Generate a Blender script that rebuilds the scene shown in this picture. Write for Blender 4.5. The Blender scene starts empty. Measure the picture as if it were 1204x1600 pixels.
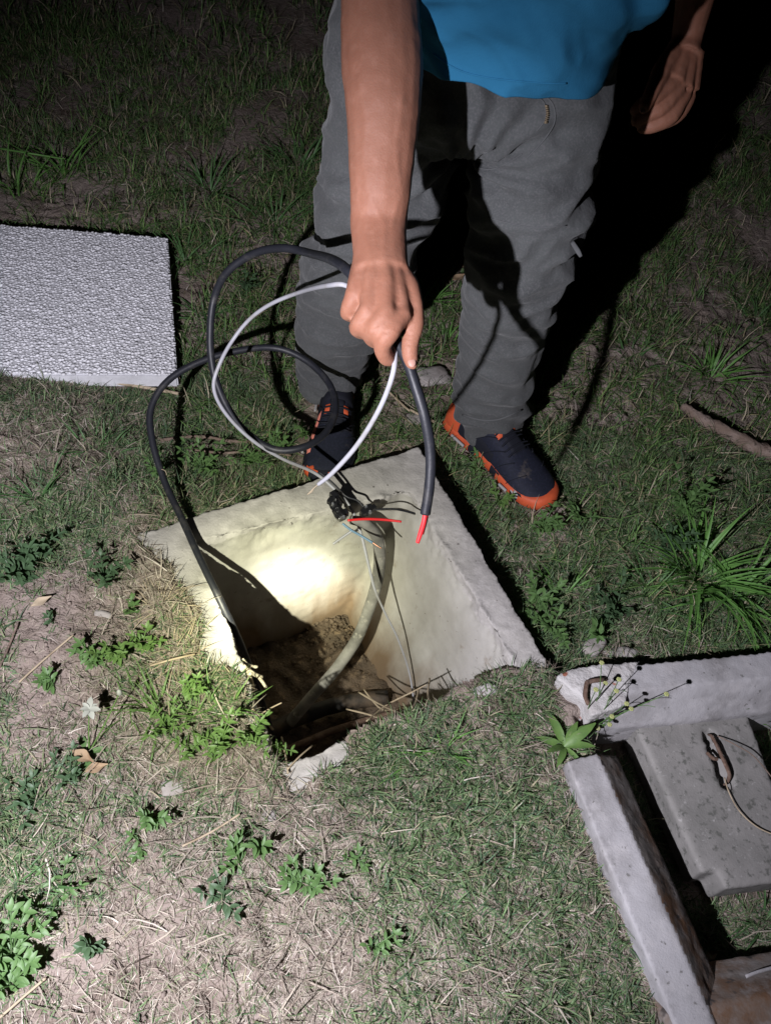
import bpy, bmesh, math, random
import numpy as np
from mathutils import Vector, Matrix, noise
from mathutils.bvhtree import BVHTree

random.seed(7)
rng = np.random.default_rng(11)
scene = bpy.context.scene
COL = scene.collection

# ------------------------------------------------------------------ camera
CW, CH, F_PX, CAM_H = 1204.0, 1600.0, 1230.0, 1.35
PITCH, ROLL = 52.0, 10.0
_a, _b = math.radians(90 - PITCH), math.radians(ROLL)
ROT = Matrix.Rotation(_a, 3, 'X') @ Matrix.Rotation(_b, 3, 'Z')
CAM = Vector((0, 0, CAM_H))
cam_data = bpy.data.cameras.new('camera')
cam = bpy.data.objects.new('camera', cam_data)
COL.objects.link(cam)
cam.matrix_world = Matrix.Translation(CAM) @ ROT.to_4x4()
cam_data.sensor_fit = 'VERTICAL'
cam_data.sensor_height = 36.0
cam_data.lens = F_PX / CH * 36.0
cam_data.clip_start = 0.02
cam_data.clip_end = 300
scene.camera = cam

# ------------------------------------------------------------------ night sky
world = bpy.data.worlds.new('World')
scene.world = world
world.use_nodes = True
wn = world.node_tree
sky = wn.nodes.new('ShaderNodeTexSky')
sky.sky_type = 'NISHITA'
sky.sun_disc = False
sky.sun_elevation = math.radians(-6)
sky.sun_rotation = math.radians(200)
wn.links.new(sky.outputs[0], wn.nodes['Background'].inputs[0])
wn.nodes['Background'].inputs[1].default_value = 0.05

# ------------------------------------------------------------------ hand torch (lower left of the photographer)
TORCH = Vector((-0.40, -0.25, 1.14))
TORCH_AIM = Vector((-0.206, 0.772, 0.0))
TORCH_W = 108.0
ld = bpy.data.lights.new('torch_light', 'SPOT')
ld.energy = TORCH_W
ld.spot_size = math.radians(172)
ld.spot_blend = 0.35
ld.shadow_soft_size = 0.011
torch = bpy.data.objects.new('torch_light', ld)
COL.objects.link(torch)
torch.location = TORCH
torch.rotation_euler = (TORCH_AIM - TORCH).to_track_quat('-Z', 'Y').to_euler()
ld.use_nodes = True
ln = ld.node_tree
em = ln.nodes['Emission']
tc = ln.nodes.new('ShaderNodeTexCoord')
sp = ln.nodes.new('ShaderNodeSeparateXYZ')
ln.links.new(tc.outputs['Normal'], sp.inputs[0])
mabs = ln.nodes.new('ShaderNodeMath'); mabs.operation = 'ABSOLUTE'
ln.links.new(sp.outputs['Z'], mabs.inputs[0])
mac = ln.nodes.new('ShaderNodeMath'); mac.operation = 'ARCCOSINE'
ln.links.new(mabs.outputs[0], mac.inputs[0])
mdeg = ln.nodes.new('ShaderNodeMath'); mdeg.operation = 'MULTIPLY'
mdeg.inputs[1].default_value = 180 / math.pi / 90
ln.links.new(mac.outputs[0], mdeg.inputs[0])
def ramp(nodes, stops, interp='EASE'):
    r = nodes.new('ShaderNodeValToRGB'); r.color_ramp.interpolation = interp
    e = r.color_ramp.elements
    while len(e) < len(stops): e.new(0.5)
    for k, (p, c) in enumerate(stops):
        e[k].position = p
        e[k].color = (c, c, c, 1) if not hasattr(c, '__len__') else (*c, 1)
    return r
# beam profile over the angle from the lens axis (x / 90 degrees)
prof = ramp(ln.nodes, [(0.0, 0.40), (2.2/90, 0.33), (3.5/90, 0.14), (5.0/90, 0.092), (7.0/90, 0.070), (9/90, 0.055), (15/90, 0.062), (23/90, 0.073), (30/90, 0.068), (36/90, 0.044), (41/90, 0.018), (50/90, 0.008), (70/90, 0.004), (1.0, 0.001)], 'LINEAR')
colr = ramp(ln.nodes, [(0.0, (1.0, 0.97, 0.78)), (4.5/90, (0.95, 0.95, 0.68)), (7.5/90, (0.92, 0.91, 0.76)), (14/90, (0.89, 0.87, 0.94)), (0.6, (0.85, 0.85, 0.98)), (1.0, (0.8, 0.82, 1.0))], 'LINEAR')
for r_ in (prof, colr): ln.links.new(mdeg.outputs[0], r_.inputs[0])
mst = ln.nodes.new('ShaderNodeMath'); mst.operation = 'MULTIPLY'; mst.inputs[1].default_value = 28.0
ln.links.new(prof.outputs[0], mst.inputs[0])
ln.links.new(mst.outputs[0], em.inputs['Strength'])
ln.links.new(colr.outputs[0], em.inputs['Color'])

scene.view_settings.view_transform = 'Standard'
scene.view_settings.look = 'None'
scene.view_settings.exposure = 0.0
scene.view_settings.gamma = 1.0
scene.view_settings.use_curve_mapping = False

# ------------------------------------------------------------------ placing helpers
def ray(px, py):
    return ROT @ Vector((px - CW/2, -(py - CH/2), -F_PX))
def G(px, py, z=0.0):                 # point of the horizontal plane z
    d = ray(px, py); t = (z - CAM_H) / d.z
    return Vector((d.x*t, d.y*t, z))
def D(px, py, depth):                 # point at a given distance
    return CAM + ray(px, py) / F_PX * depth
def Y(px, py, y):                     # point of the upright plane y
    d = ray(px, py); return CAM + d * (y / d.y)
def DH(px, py, d):                    # points on the raised hand and what it grips
    return D(px, py, d + 0.05)
def depth_of(p):
    return (p - CAM).dot(ROT @ Vector((0, 0, -1)))

# ------------------------------------------------------------------ object helpers
def tag(o, label=None, cat=None, group=None, kind=None):
    if label: o['label'] = label
    if cat: o['category'] = cat
    if group: o['group'] = group
    if kind: o['kind'] = kind
    return o
def empty(name, label, cat, loc, group=None):
    o = bpy.data.objects.new(name, None)
    COL.objects.link(o); o.location = Vector(loc); o.empty_display_size = 0.05
    return tag(o, label, cat, group)
def child_of(o, parent):
    o.parent = parent
    m = Matrix.Translation(parent.location)
    if parent.type == 'EMPTY' and parent.rotation_euler.z: m = m @ parent.rotation_euler.to_matrix().to_4x4()
    o.matrix_parent_inverse = m.inverted()
def link_mesh(name, me, mat=None, parent=None, smooth=True):
    if mat is not None and len(me.materials) == 0: me.materials.append(mat)
    if smooth: me.shade_smooth()
    o = bpy.data.objects.new(name, me); COL.objects.link(o)
    if parent is not None: child_of(o, parent)
    return o
def obj(name, bm, mat, parent=None, smooth=True):
    bmesh.ops.recalc_face_normals(bm, faces=bm.faces)
    me = bpy.data.meshes.new(name); bm.to_mesh(me); bm.free()
    return link_mesh(name, me, mat, parent, smooth)
def catmull(pts, n):
    out = []
    m = len(pts)
    for i in range(m - 1):
        p0, p1, p2, p3 = pts[max(i-1, 0)], pts[i], pts[i+1], pts[min(i+2, m-1)]
        for k in range(n):
            t = k / n
            out.append([0.5*(2*b + (c-a)*t + (2*a-5*b+4*c-d)*t*t + (3*b-a-3*c+d)*t**3) for a, b, c, d in zip(p0, p1, p2, p3)])
    out.append(list(pts[-1]))
    return out
def tube(bm, pts, rad, sides=10, sub=6, cap=True, flat=1.0, rough=0.0, seed=0):
    """swept round section through control points; rad: number or list"""
    if not hasattr(rad, '__len__'): rad = [rad]*len(pts)
    q = catmull([[*p, r] for p, r in zip(pts, rad)], sub) if sub > 1 else [[*p, r] for p, r in zip(pts, rad)]
    P = [Vector(a[:3]) for a in q]; R = [max(a[3], 1e-4) for a in q]
    rings = []; up = None
    for i, p in enumerate(P):
        t = (P[min(i+1, len(P)-1)] - P[max(i-1, 0)]).normalized()
        if up is None:
            up = t.orthogonal().normalized()
        up = (up - t*up.dot(t)).normalized()
        s = t.cross(up)
        rr = R[i]
        ring = []
        for k in range(sides):
            a = 2*math.pi*k/sides
            q_ = rr
            if rough: q_ *= 1 + rough*noise.noise(Vector((p.x*90+seed, p.y*90, p.z*90 + k*2.1)))
            ring.append(bm.verts.new(p + up*math.cos(a)*q_ + s*math.sin(a)*q_*flat))
        rings.append(ring)
    for a, b in zip(rings, rings[1:]):
        for k in range(sides):
            bm.faces.new((a[k], a[(k+1) % sides], b[(k+1) % sides], b[k]))
    if cap:
        bm.faces.new(rings[0][::-1]); bm.faces.new(rings[-1])
    return P
def loft(bm, rings, sides=28, cap=True):
    """rings: (centre, half axis u, half axis v[, power])"""
    R = []
    for r in rings:
        c, u, v = Vector(r[0]), Vector(r[1]), Vector(r[2])
        pw = r[3] if len(r) > 3 else 1.0
        ring = []
        for k in range(sides):
            a = 2*math.pi*k/sides
            ca, sa = math.cos(a), math.sin(a)
            ca = math.copysign(abs(ca)**pw, ca); sa = math.copysign(abs(sa)**pw, sa)
            ring.append(bm.verts.new(c + u*ca + v*sa))
        R.append(ring)
    for a, b in zip(R, R[1:]):
        for k in range(sides):
            bm.faces.new((a[k], a[(k+1) % sides], b[(k+1) % sides], b[k]))
    if cap:
        for ring in (R[0], R[-1]):
            c = bm.verts.new(sum((v.co for v in ring), Vector())/sides)
            for k in range(sides): bm.faces.new((ring[k], ring[(k+1) % sides], c))
    return R
def ball(bm, c, r, scale=(1, 1, 1), seg=14, rot=None):
    m = Matrix.Translation(Vector(c)) @ ((rot.to_4x4() if rot else Matrix.Identity(4)) @ Matrix.Diagonal((r*scale[0], r*scale[1], r*scale[2], 1)))
    bmesh.ops.create_uvsphere(bm, u_segments=seg, v_segments=max(6, seg*2//3), radius=1, matrix=m)
def box(bm, c, size, rot=None, bev=0.0):
    m = Matrix.Translation(Vector(c)) @ ((rot.to_4x4() if rot else Matrix.Identity(4)) @ Matrix.Diagonal((*size, 1)))
    r = bmesh.ops.create_cube(bm, size=1, matrix=m)
    if bev:
        es = list({e for v in r['verts'] for e in v.link_edges})
        bmesh.ops.bevel(bm, geom=es, offset=bev, segments=2, affect='EDGES', profile=0.6)
def fuse(bm, voxel, smooth=4, factor=0.5):
    bmesh.ops.recalc_face_normals(bm, faces=bm.faces)
    me = bpy.data.meshes.new('tmp'); bm.to_mesh(me); bm.free()
    o = bpy.data.objects.new('tmp', me); COL.objects.link(o)
    m = o.modifiers.new('r', 'REMESH'); m.mode = 'VOXEL'; m.voxel_size = voxel; m.adaptivity = 0
    if smooth:
        s = o.modifiers.new('s', 'SMOOTH'); s.factor = factor; s.iterations = smooth
    dg = bpy.context.evaluated_depsgraph_get()
    out = bpy.data.meshes.new_from_object(o.evaluated_get(dg))
    bpy.data.objects.remove(o); bpy.data.meshes.remove(me)
    out.materials.clear()
    return out
def displace(me, fn):
    me.update()
    N = [v.normal.copy() for v in me.vertices]
    for v, n in zip(me.vertices, N):
        v.co = v.co + n*fn(v.co, n)
    me.update()
def bvh_of(o):
    me = o.data
    return BVHTree.FromPolygons([o.matrix_world @ v.co if False else v.co.copy() for v in me.vertices], [tuple(p.vertices) for p in me.polygons])
def fb(p, sc, oct_=3):
    return noise.fractal(Vector(p)*sc, 1.0, 2.0, oct_)

# numpy value noise
def vnoise(x, y, seed=0):
    xi = np.floor(x).astype(np.int64); yi = np.floor(y).astype(np.int64)
    xf = x - xi; yf = y - yi
    def h(a, b):
        n = (a*374761393 + b*668265263 + seed*1442695041) & 0x7fffffff
        n = ((n ^ (n >> 13))*1274126177) & 0x7fffffff
        return ((n ^ (n >> 16)) & 0xffff)/65535.0
    u = xf*xf*(3-2*xf); v = yf*yf*(3-2*yf)
    return (h(xi, yi)*(1-u)+h(xi+1, yi)*u)*(1-v) + (h(xi, yi+1)*(1-u)+h(xi+1, yi+1)*u)*v
def fbm(x, y, seed=0, o=4):
    s = 0; a = 0.5; t = 0
    for k in range(o):
        s = s + a*vnoise(x*2**k, y*2**k, seed+k); t += a; a *= 0.5
    return s/t
def sstep(a, b, x):
    t = np.clip((x-a)/(b-a), 0, 1); return t*t*(3-2*t)

# ------------------------------------------------------------------ materials
def principled(name, base, rough=0.8, spec=0.4, metal=0.0):
    m = bpy.data.materials.new(name); m.use_nodes = True
    b = m.node_tree.nodes['Principled BSDF']
    b.inputs['Base Color'].default_value = (*base, 1)
    b.inputs['Roughness'].default_value = rough
    b.inputs['Specular IOR Level'].default_value = spec
    b.inputs['Metallic'].default_value = metal
    return m, m.node_tree, b
def noisy(name, layers, rough=0.85, spec=0.3, bump=(), metal=0.0, sss=0.0, sssrad=None, sheen=0.0):
    """layers: first (colour), then (colour, scale, lo, hi, detail); bump: (scale, strength, distance)"""
    m, nt, b = principled(name, layers[0], rough, spec, metal)
    N, L = nt.nodes, nt.links
    tc = N.new('ShaderNodeTexCoord')
    cur = None
    for (c, sc, lo, hi, det) in layers[1:]:
        tx = N.new('ShaderNodeTexNoise'); tx.inputs['Scale'].default_value = sc; tx.inputs['Detail'].default_value = det
        tx.inputs['Roughness'].default_value = 0.62
        L.new(tc.outputs['Object'], tx.inputs['Vector'])
        mr = N.new('ShaderNodeMapRange'); mr.inputs[1].default_value = lo; mr.inputs[2].default_value = hi
        L.new(tx.outputs[0], mr.inputs[0])
        mx = N.new('ShaderNodeMix'); mx.data_type = 'RGBA'
        L.new(mr.outputs[0], mx.inputs['Factor'])
        if cur is None: mx.inputs['A'].default_value = (*layers[0], 1)
        else: L.new(cur, mx.inputs['A'])
        mx.inputs['B'].default_value = (*c, 1)
        cur = mx.outputs['Result']
    if cur is not None: L.new(cur, b.inputs['Base Color'])
    prev = None
    for (sc, st, dist) in bump:
        tx = N.new('ShaderNodeTexNoise'); tx.inputs['Scale'].default_value = sc; tx.inputs['Detail'].default_value = 5
        L.new(tc.outputs['Object'], tx.inputs['Vector'])
        bp = N.new('ShaderNodeBump'); bp.inputs['Strength'].default_value = st; bp.inputs['Distance'].default_value = dist
        L.new(tx.outputs[0], bp.inputs['Height'])
        if prev: L.new(prev, bp.inputs['Normal'])
        prev = bp.outputs[0]
    if prev: L.new(prev, b.inputs['Normal'])
    if sss:
        b.inputs['Subsurface Weight'].default_value = sss
        b.inputs['Subsurface Radius'].default_value = sssrad or (0.012, 0.005, 0.003)
        b.inputs['Subsurface Scale'].default_value = 1.0
    if sheen:
        b.inputs['Sheen Weight'].default_value = sheen; b.inputs['Sheen Roughness'].default_value = 0.5
    return m

M = {}
M['soil'] = noisy('soil', [(0.25, 0.203, 0.178), (0.13, 0.095, 0.075), 7, 0.42, 0.68, 6][:1] + [((0.12, 0.09, 0.07), 6, 0.45, 0.7, 6), ((0.30, 0.25, 0.22), 45, 0.5, 0.75, 5), ((0.07, 0.055, 0.04), 130, 0.58, 0.72, 3)],
                  0.95, 0.1, bump=((60, 0.7, 0.008), (240, 0.8, 0.003)))
M['concrete'] = noisy('weathered_concrete', [(0.40, 0.38, 0.365), ((0.30, 0.285, 0.27), 9, 0.42, 0.68, 7), ((0.50, 0.475, 0.46), 26, 0.5, 0.75, 5), ((0.12, 0.11, 0.10), 70, 0.69, 0.76, 2)],
                      0.92, 0.2, bump=((70, 0.3, 0.004), (190, 0.45, 0.002), (600, 0.5, 0.001)))
M['plaster'] = noisy('smooth_pit_plaster', [(0.40, 0.385, 0.36), ((0.31, 0.295, 0.265), 7, 0.42, 0.7, 6), ((0.20, 0.16, 0.12), 16, 0.62, 0.78, 6), ((0.14, 0.12, 0.10), 90, 0.70, 0.76, 2)], 0.9, 0.2, bump=((30, 0.3, 0.005), (300, 0.5, 0.0012)))
M['frame_concrete'] = noisy('stained_concrete', [(0.35, 0.34, 0.35), ((0.21, 0.20, 0.20), 8, 0.46, 0.68, 8), ((0.40, 0.385, 0.39), 24, 0.5, 0.72, 4), ((0.17, 0.165, 0.16), 75, 0.64, 0.70, 3)],
                            0.92, 0.2, bump=((80, 0.25, 0.003), (300, 0.4, 0.0015), (800, 0.5, 0.0008)))
M['rusty_concrete'] = noisy('rust_stained_concrete', [(0.20, 0.18, 0.165), ((0.15, 0.085, 0.05), 8, 0.46, 0.62, 6), ((0.27, 0.25, 0.24), 24, 0.5, 0.7, 4), ((0.07, 0.06, 0.055), 42, 0.60, 0.68, 2)],
                            0.9, 0.2, bump=((60, 0.3, 0.003), (260, 0.5, 0.0013)))
M['cover_concrete'] = noisy('mossy_concrete', [(0.23, 0.22, 0.21), ((0.17, 0.165, 0.155), 8, 0.45, 0.65, 5), ((0.11, 0.11, 0.10), 65, 0.56, 0.66, 4), ((0.32, 0.31, 0.30), 90, 0.62, 0.75, 3)],
                            0.92, 0.2, bump=((70, 0.3, 0.003), (300, 0.5, 0.0012)))
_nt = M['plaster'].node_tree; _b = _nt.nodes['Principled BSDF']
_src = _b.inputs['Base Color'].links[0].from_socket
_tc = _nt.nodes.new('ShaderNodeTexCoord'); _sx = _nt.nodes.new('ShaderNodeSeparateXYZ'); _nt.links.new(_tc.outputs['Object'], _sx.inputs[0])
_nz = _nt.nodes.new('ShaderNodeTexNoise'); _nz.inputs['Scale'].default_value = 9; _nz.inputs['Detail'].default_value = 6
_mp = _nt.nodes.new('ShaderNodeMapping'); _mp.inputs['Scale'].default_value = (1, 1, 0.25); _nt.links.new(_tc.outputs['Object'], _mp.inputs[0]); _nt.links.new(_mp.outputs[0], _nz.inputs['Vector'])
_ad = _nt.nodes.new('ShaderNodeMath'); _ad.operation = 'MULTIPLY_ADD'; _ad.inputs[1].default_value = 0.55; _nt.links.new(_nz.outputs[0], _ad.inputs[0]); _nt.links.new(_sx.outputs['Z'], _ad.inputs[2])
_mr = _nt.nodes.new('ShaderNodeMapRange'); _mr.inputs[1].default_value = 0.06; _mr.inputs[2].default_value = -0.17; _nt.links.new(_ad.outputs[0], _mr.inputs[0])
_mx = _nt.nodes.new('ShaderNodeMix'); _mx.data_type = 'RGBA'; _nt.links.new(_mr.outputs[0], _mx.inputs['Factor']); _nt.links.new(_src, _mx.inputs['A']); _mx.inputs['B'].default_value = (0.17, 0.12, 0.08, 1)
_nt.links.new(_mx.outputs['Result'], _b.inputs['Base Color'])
M['mortar'] = noisy('white_mortar', [(0.46, 0.445, 0.44), ((0.34, 0.32, 0.31), 20, 0.45, 0.65, 5), ((0.30, 0.12, 0.08), 26, 0.66, 0.70, 2)], 0.95, 0.15, bump=((90, 0.7, 0.004), (260, 0.8, 0.002)))
M['mud'] = noisy('pit_mud', [(0.105, 0.075, 0.052), ((0.045, 0.032, 0.022), 9, 0.42, 0.65, 6), ((0.24, 0.17, 0.11), 40, 0.55, 0.75, 5)], 0.8, 0.4, bump=((50, 0.8, 0.01), (200, 0.7, 0.003)))
M['pebble_bed'] = noisy('pebble_cement', [(0.58, 0.58, 0.61), ((0.44, 0.44, 0.46), 30, 0.4, 0.7, 4)], 0.9, 0.2, bump=((200, 0.5, 0.001),))
M['stone'] = noisy('rubble_stone', [(0.32, 0.295, 0.28), ((0.21, 0.185, 0.17), 18, 0.4, 0.7, 5)], 0.9, 0.2, bump=((60, 0.5, 0.004), (240, 0.4, 0.001)))
M['skin'] = noisy('tanned_skin', [(0.27, 0.122, 0.078), ((0.245, 0.105, 0.066), 7, 0.38, 0.72, 4), ((0.30, 0.14, 0.093), 60, 0.5, 0.75, 4)], 0.60, 0.30, bump=((90, 0.3, 0.002), (420, 0.45, 0.0008)), sss=0.12)
M['nail'] = noisy('fingernail', [(0.34, 0.19, 0.15)], 0.5, 0.3)
M['trousers'] = noisy('grey_cotton', [(0.070, 0.074, 0.074), ((0.058, 0.061, 0.062), 10, 0.4, 0.65, 5), ((0.092, 0.091, 0.093), 300, 0.45, 0.7, 2)], 0.95, 0.1, bump=((22, 0.5, 0.010), (70, 0.35, 0.004), (900, 0.4, 0.0008)), sheen=0.1)
M['trouser_seam'] = noisy('grey_seam', [(0.088, 0.09, 0.092)], 0.95, 0.1, bump=((700, 0.4, 0.0006),))
M['shirt'] = noisy('blue_knit', [(0.026, 0.15, 0.28), ((0.020, 0.125, 0.24), 8, 0.4, 0.7, 4)], 0.95, 0.1, bump=((14, 0.3, 0.01), (500, 0.5, 0.001)))
M['hair'] = noisy('dark_hair', [(0.015, 0.011, 0.009)], 0.6, 0.3, bump=((300, 0.6, 0.002),))
M['navy'] = noisy('navy_mesh', [(0.010, 0.012, 0.022), ((0.016, 0.018, 0.034), 200, 0.45, 0.7, 3), ((0.10, 0.085, 0.07), 22, 0.60, 0.80, 5)], 0.75, 0.25, bump=((500, 0.5, 0.0008),))
M['black_fabric'] = noisy('black_fabric', [(0.011, 0.012, 0.018)], 0.8, 0.2, bump=((500, 0.4, 0.0008),))
M['orange'] = noisy('orange_rubber', [(0.50, 0.085, 0.03), ((0.38, 0.06, 0.025), 40, 0.5, 0.72, 4)], 0.6, 0.35, bump=((200, 0.3, 0.001),))
M['pale_orange'] = noisy('faded_orange', [(0.66, 0.22, 0.17)], 0.7, 0.3)
M['grey_rubber'] = noisy('grey_rubber', [(0.30, 0.29, 0.29)], 0.7, 0.3)
M['black_cable'] = noisy('black_cable', [(0.014, 0.015, 0.020), ((0.05, 0.047, 0.045), 30, 0.54, 0.75, 5)], 0.5, 0.4, bump=((260, 0.25, 0.0008),))
M['dusty_cable'] = noisy('dusty_conduit', [(0.25, 0.24, 0.225), ((0.12, 0.115, 0.105), 14, 0.4, 0.62, 5), ((0.36, 0.34, 0.30), 50, 0.58, 0.7, 4)], 0.7, 0.3, bump=((120, 0.4, 0.0015),))
M['white_cable'] = noisy('white_cable', [(0.33, 0.33, 0.36), ((0.26, 0.25, 0.24), 30, 0.5, 0.75, 4)], 0.45, 0.4)
M['red_wire'] = noisy('red_insulation', [(0.68, 0.03, 0.035)], 0.4, 0.4)
M['blue_wire'] = noisy('blue_insulation', [(0.16, 0.26, 0.36)], 0.4, 0.4)
M['copper'] = noisy('copper', [(0.45, 0.24, 0.16)], 0.4, 0.5, metal=0.8)
M['tape'] = noisy('black_tape', [(0.012, 0.012, 0.014)], 0.28, 0.6, bump=((80, 0.7, 0.004),))
M['steel'] = noisy('worn_steel', [(0.45, 0.46, 0.50)], 0.3, 0.5, metal=0.9)
M['brass'] = noisy('brass', [(0.22, 0.17, 0.11)], 0.5, 0.5, metal=0.5)
M['rust'] = noisy('rusty_iron', [(0.10, 0.062, 0.045), ((0.22, 0.15, 0.115), 60, 0.45, 0.7, 4), ((0.05, 0.035, 0.03), 30, 0.55, 0.7, 3)], 0.85, 0.3, bump=((140, 0.7, 0.003),))
M['bark'] = noisy('dead_wood', [(0.17, 0.125, 0.10), ((0.28, 0.22, 0.19), 30, 0.45, 0.7, 5), ((0.06, 0.045, 0.035), 60, 0.55, 0.7, 4)], 0.95, 0.1, bump=((40, 0.6, 0.006), (160, 0.7, 0.003)))
M['root'] = noisy('pale_root', [(0.62, 0.55, 0.43), ((0.40, 0.31, 0.22), 50, 0.5, 0.7, 3)], 0.8, 0.2)
M['straw_stem'] = noisy('straw_stem', [(0.38, 0.31, 0.22), ((0.24, 0.185, 0.125), 30, 0.5, 0.7, 3)], 0.8, 0.2)
M['dead_leaf'] = noisy('dead_leaf', [(0.30, 0.215, 0.135), ((0.20, 0.13, 0.075), 40, 0.45, 0.7, 4)], 0.75, 0.25)
M['petal_white'] = noisy('white_petal', [(0.33, 0.34, 0.31)], 0.6, 0.3)
M['petal_yellow'] = noisy('yellow_petal', [(0.30, 0.32, 0.13)], 0.6, 0.3)
M['black_pipe'] = noisy('black_pipe', [(0.016, 0.015, 0.015), ((0.10, 0.072, 0.05), 9, 0.45, 0.62, 6)], 0.7, 0.3, bump=((90, 0.5, 0.003),))
def leafmat(name, c1, c2, rough=0.5):
    m = noisy(name, [c1, (c2, 35, 0.4, 0.7, 3), (tuple(min(1, v*1.5) for v in c1), 8, 0.6, 0.8, 2)], rough, 0.4, bump=((180, 0.3, 0.001),))
    b = m.node_tree.nodes['Principled BSDF']
    nt = m.node_tree
    tr = nt.nodes.new('ShaderNodeBsdfTranslucent')
    tr.inputs['Color'].default_value = (c1[0]*1.3, c1[1]*1.5, c1[2]*0.8, 1)
    ms = nt.nodes.new('ShaderNodeMixShader'); ms.inputs[0].default_value = 0.22
    out = nt.nodes['Material Output']
    nt.links.new(b.outputs[0], ms.inputs[1]); nt.links.new(tr.outputs[0], ms.inputs[2])
    nt.links.new(ms.outputs[0], out.inputs[0])
    return m
M['leaf_mid'] = leafmat('weed_leaf', (0.11, 0.20, 0.065), (0.07, 0.14, 0.05))
M['leaf_dark'] = leafmat('dark_weed_leaf', (0.07, 0.125, 0.06), (0.045, 0.085, 0.04))
M['leaf_bright'] = leafmat('fresh_leaf', (0.13, 0.225, 0.06), (0.09, 0.17, 0.05))
M['blade_wide'] = leafmat('broad_grass_blade', (0.13, 0.28, 0.065), (0.08, 0.19, 0.045))
M['blade_dark'] = leafmat('dark_grass_blade', (0.085, 0.18, 0.06), (0.055, 0.12, 0.045))
def blademat():
    m, nt, b = principled('grass_blades', (0.1, 0.2, 0.05), 0.6, 0.25)
    at = nt.nodes.new('ShaderNodeAttribute'); at.attribute_name = 'blade'
    nt.links.new(at.outputs['Color'], b.inputs['Base Color'])
    tr = nt.nodes.new('ShaderNodeBsdfTranslucent'); nt.links.new(at.outputs['Color'], tr.inputs['Color'])
    ms = nt.nodes.new('ShaderNodeMixShader'); ms.inputs[0].default_value = 0.2
    nt.links.new(b.outputs[0], ms.inputs[1]); nt.links.new(tr.outputs[0], ms.inputs[2])
    nt.links.new(ms.outputs[0], nt.nodes['Material Output'].inputs[0])
    return m
M['blades'] = blademat()

# ================================================================== GROUND
OUT = np.array([(-0.497, 0.885), (0.051, 1.269), (0.374, 0.74), (-0.174, 0.356)])      # outer rim BL B BR FL
INN = np.array([(-0.367, 0.896), (0.045, 1.124), (0.298, 0.74), (-0.10, 0.472)])       # opening
SLAB = [G(278, 587, -0.035), G(262, 370, -0.035)]
def quad_sd(x, y, Q):
    """signed distance-like (positive inside) to a convex quad given in any order"""
    c = Q.mean(0); d = None
    for i in range(len(Q)):
        a, b = Q[i], Q[(i+1) % len(Q)]
        e = b - a; n = np.array([-e[1], e[0]])/np.hypot(*e)
        if (c-a) @ n < 0: n = -n
        s = (x-a[0])*n[0] + (y-a[1])*n[1]
        d = s if d is None else np.minimum(d, s)
    return d
def line_d(x, y, a, b):
    a = np.array(a); b = np.array(b); e = b-a; L = e@e
    t = np.clip(((x-a[0])*e[0]+(y-a[1])*e[1])/L, 0, 1)
    return np.hypot(x-a[0]-t*e[0], y-a[1]-t*e[1])
FRAME_IN = np.array([(0.44, 0.67), (0.90, 0.83), (1.13, 0.38), (0.66, 0.17)])
COVER = np.array([G(968, 1082, -0.085)[:2], G(1152, 1075, -0.085)[:2], G(1262, 1372, -0.085)[:2], G(1108, 1392, -0.085)[:2]])
def cover_mask(x, y):
    """1 where soil and turf have crept over the front and lower left rim"""
    n = fbm(x*14, y*14, 5, 3)
    df = line_d(x, y, OUT[3], OUT[2])      # front outer edge
    dl = line_d(x, y, OUT[3], OUT[0])
    t = ((x-OUT[3][0])*(OUT[2]-OUT[3])[0] + (y-OUT[3][1])*(OUT[2]-OUT[3])[1])/((OUT[2]-OUT[3])@(OUT[2]-OUT[3]))
    wf = 0.065 + (n-0.5)*0.11 - 0.06*np.exp(-((t-0.20)/0.14)**2) - 0.035*np.exp(-((t-0.60)/0.10)**2) + 0.03*np.exp(-((t-.43)/.06)**2) - 0.055*sstep(0.72, 0.95, t)
    u = ((x-OUT[3][0])*(OUT[0]-OUT[3])[0] + (y-OUT[3][1])*(OUT[0]-OUT[3])[1])/((OUT[0]-OUT[3])@(OUT[0]-OUT[3]))
    wl = 0.135 - 0.115*np.clip(u, 0, 1) - 0.10*np.clip(u-0.75, 0, 1) + (n-0.5)*0.075
    return np.maximum(sstep(-0.012, 0.012, wf-df), sstep(-0.012, 0.012, wl-dl))
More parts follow.
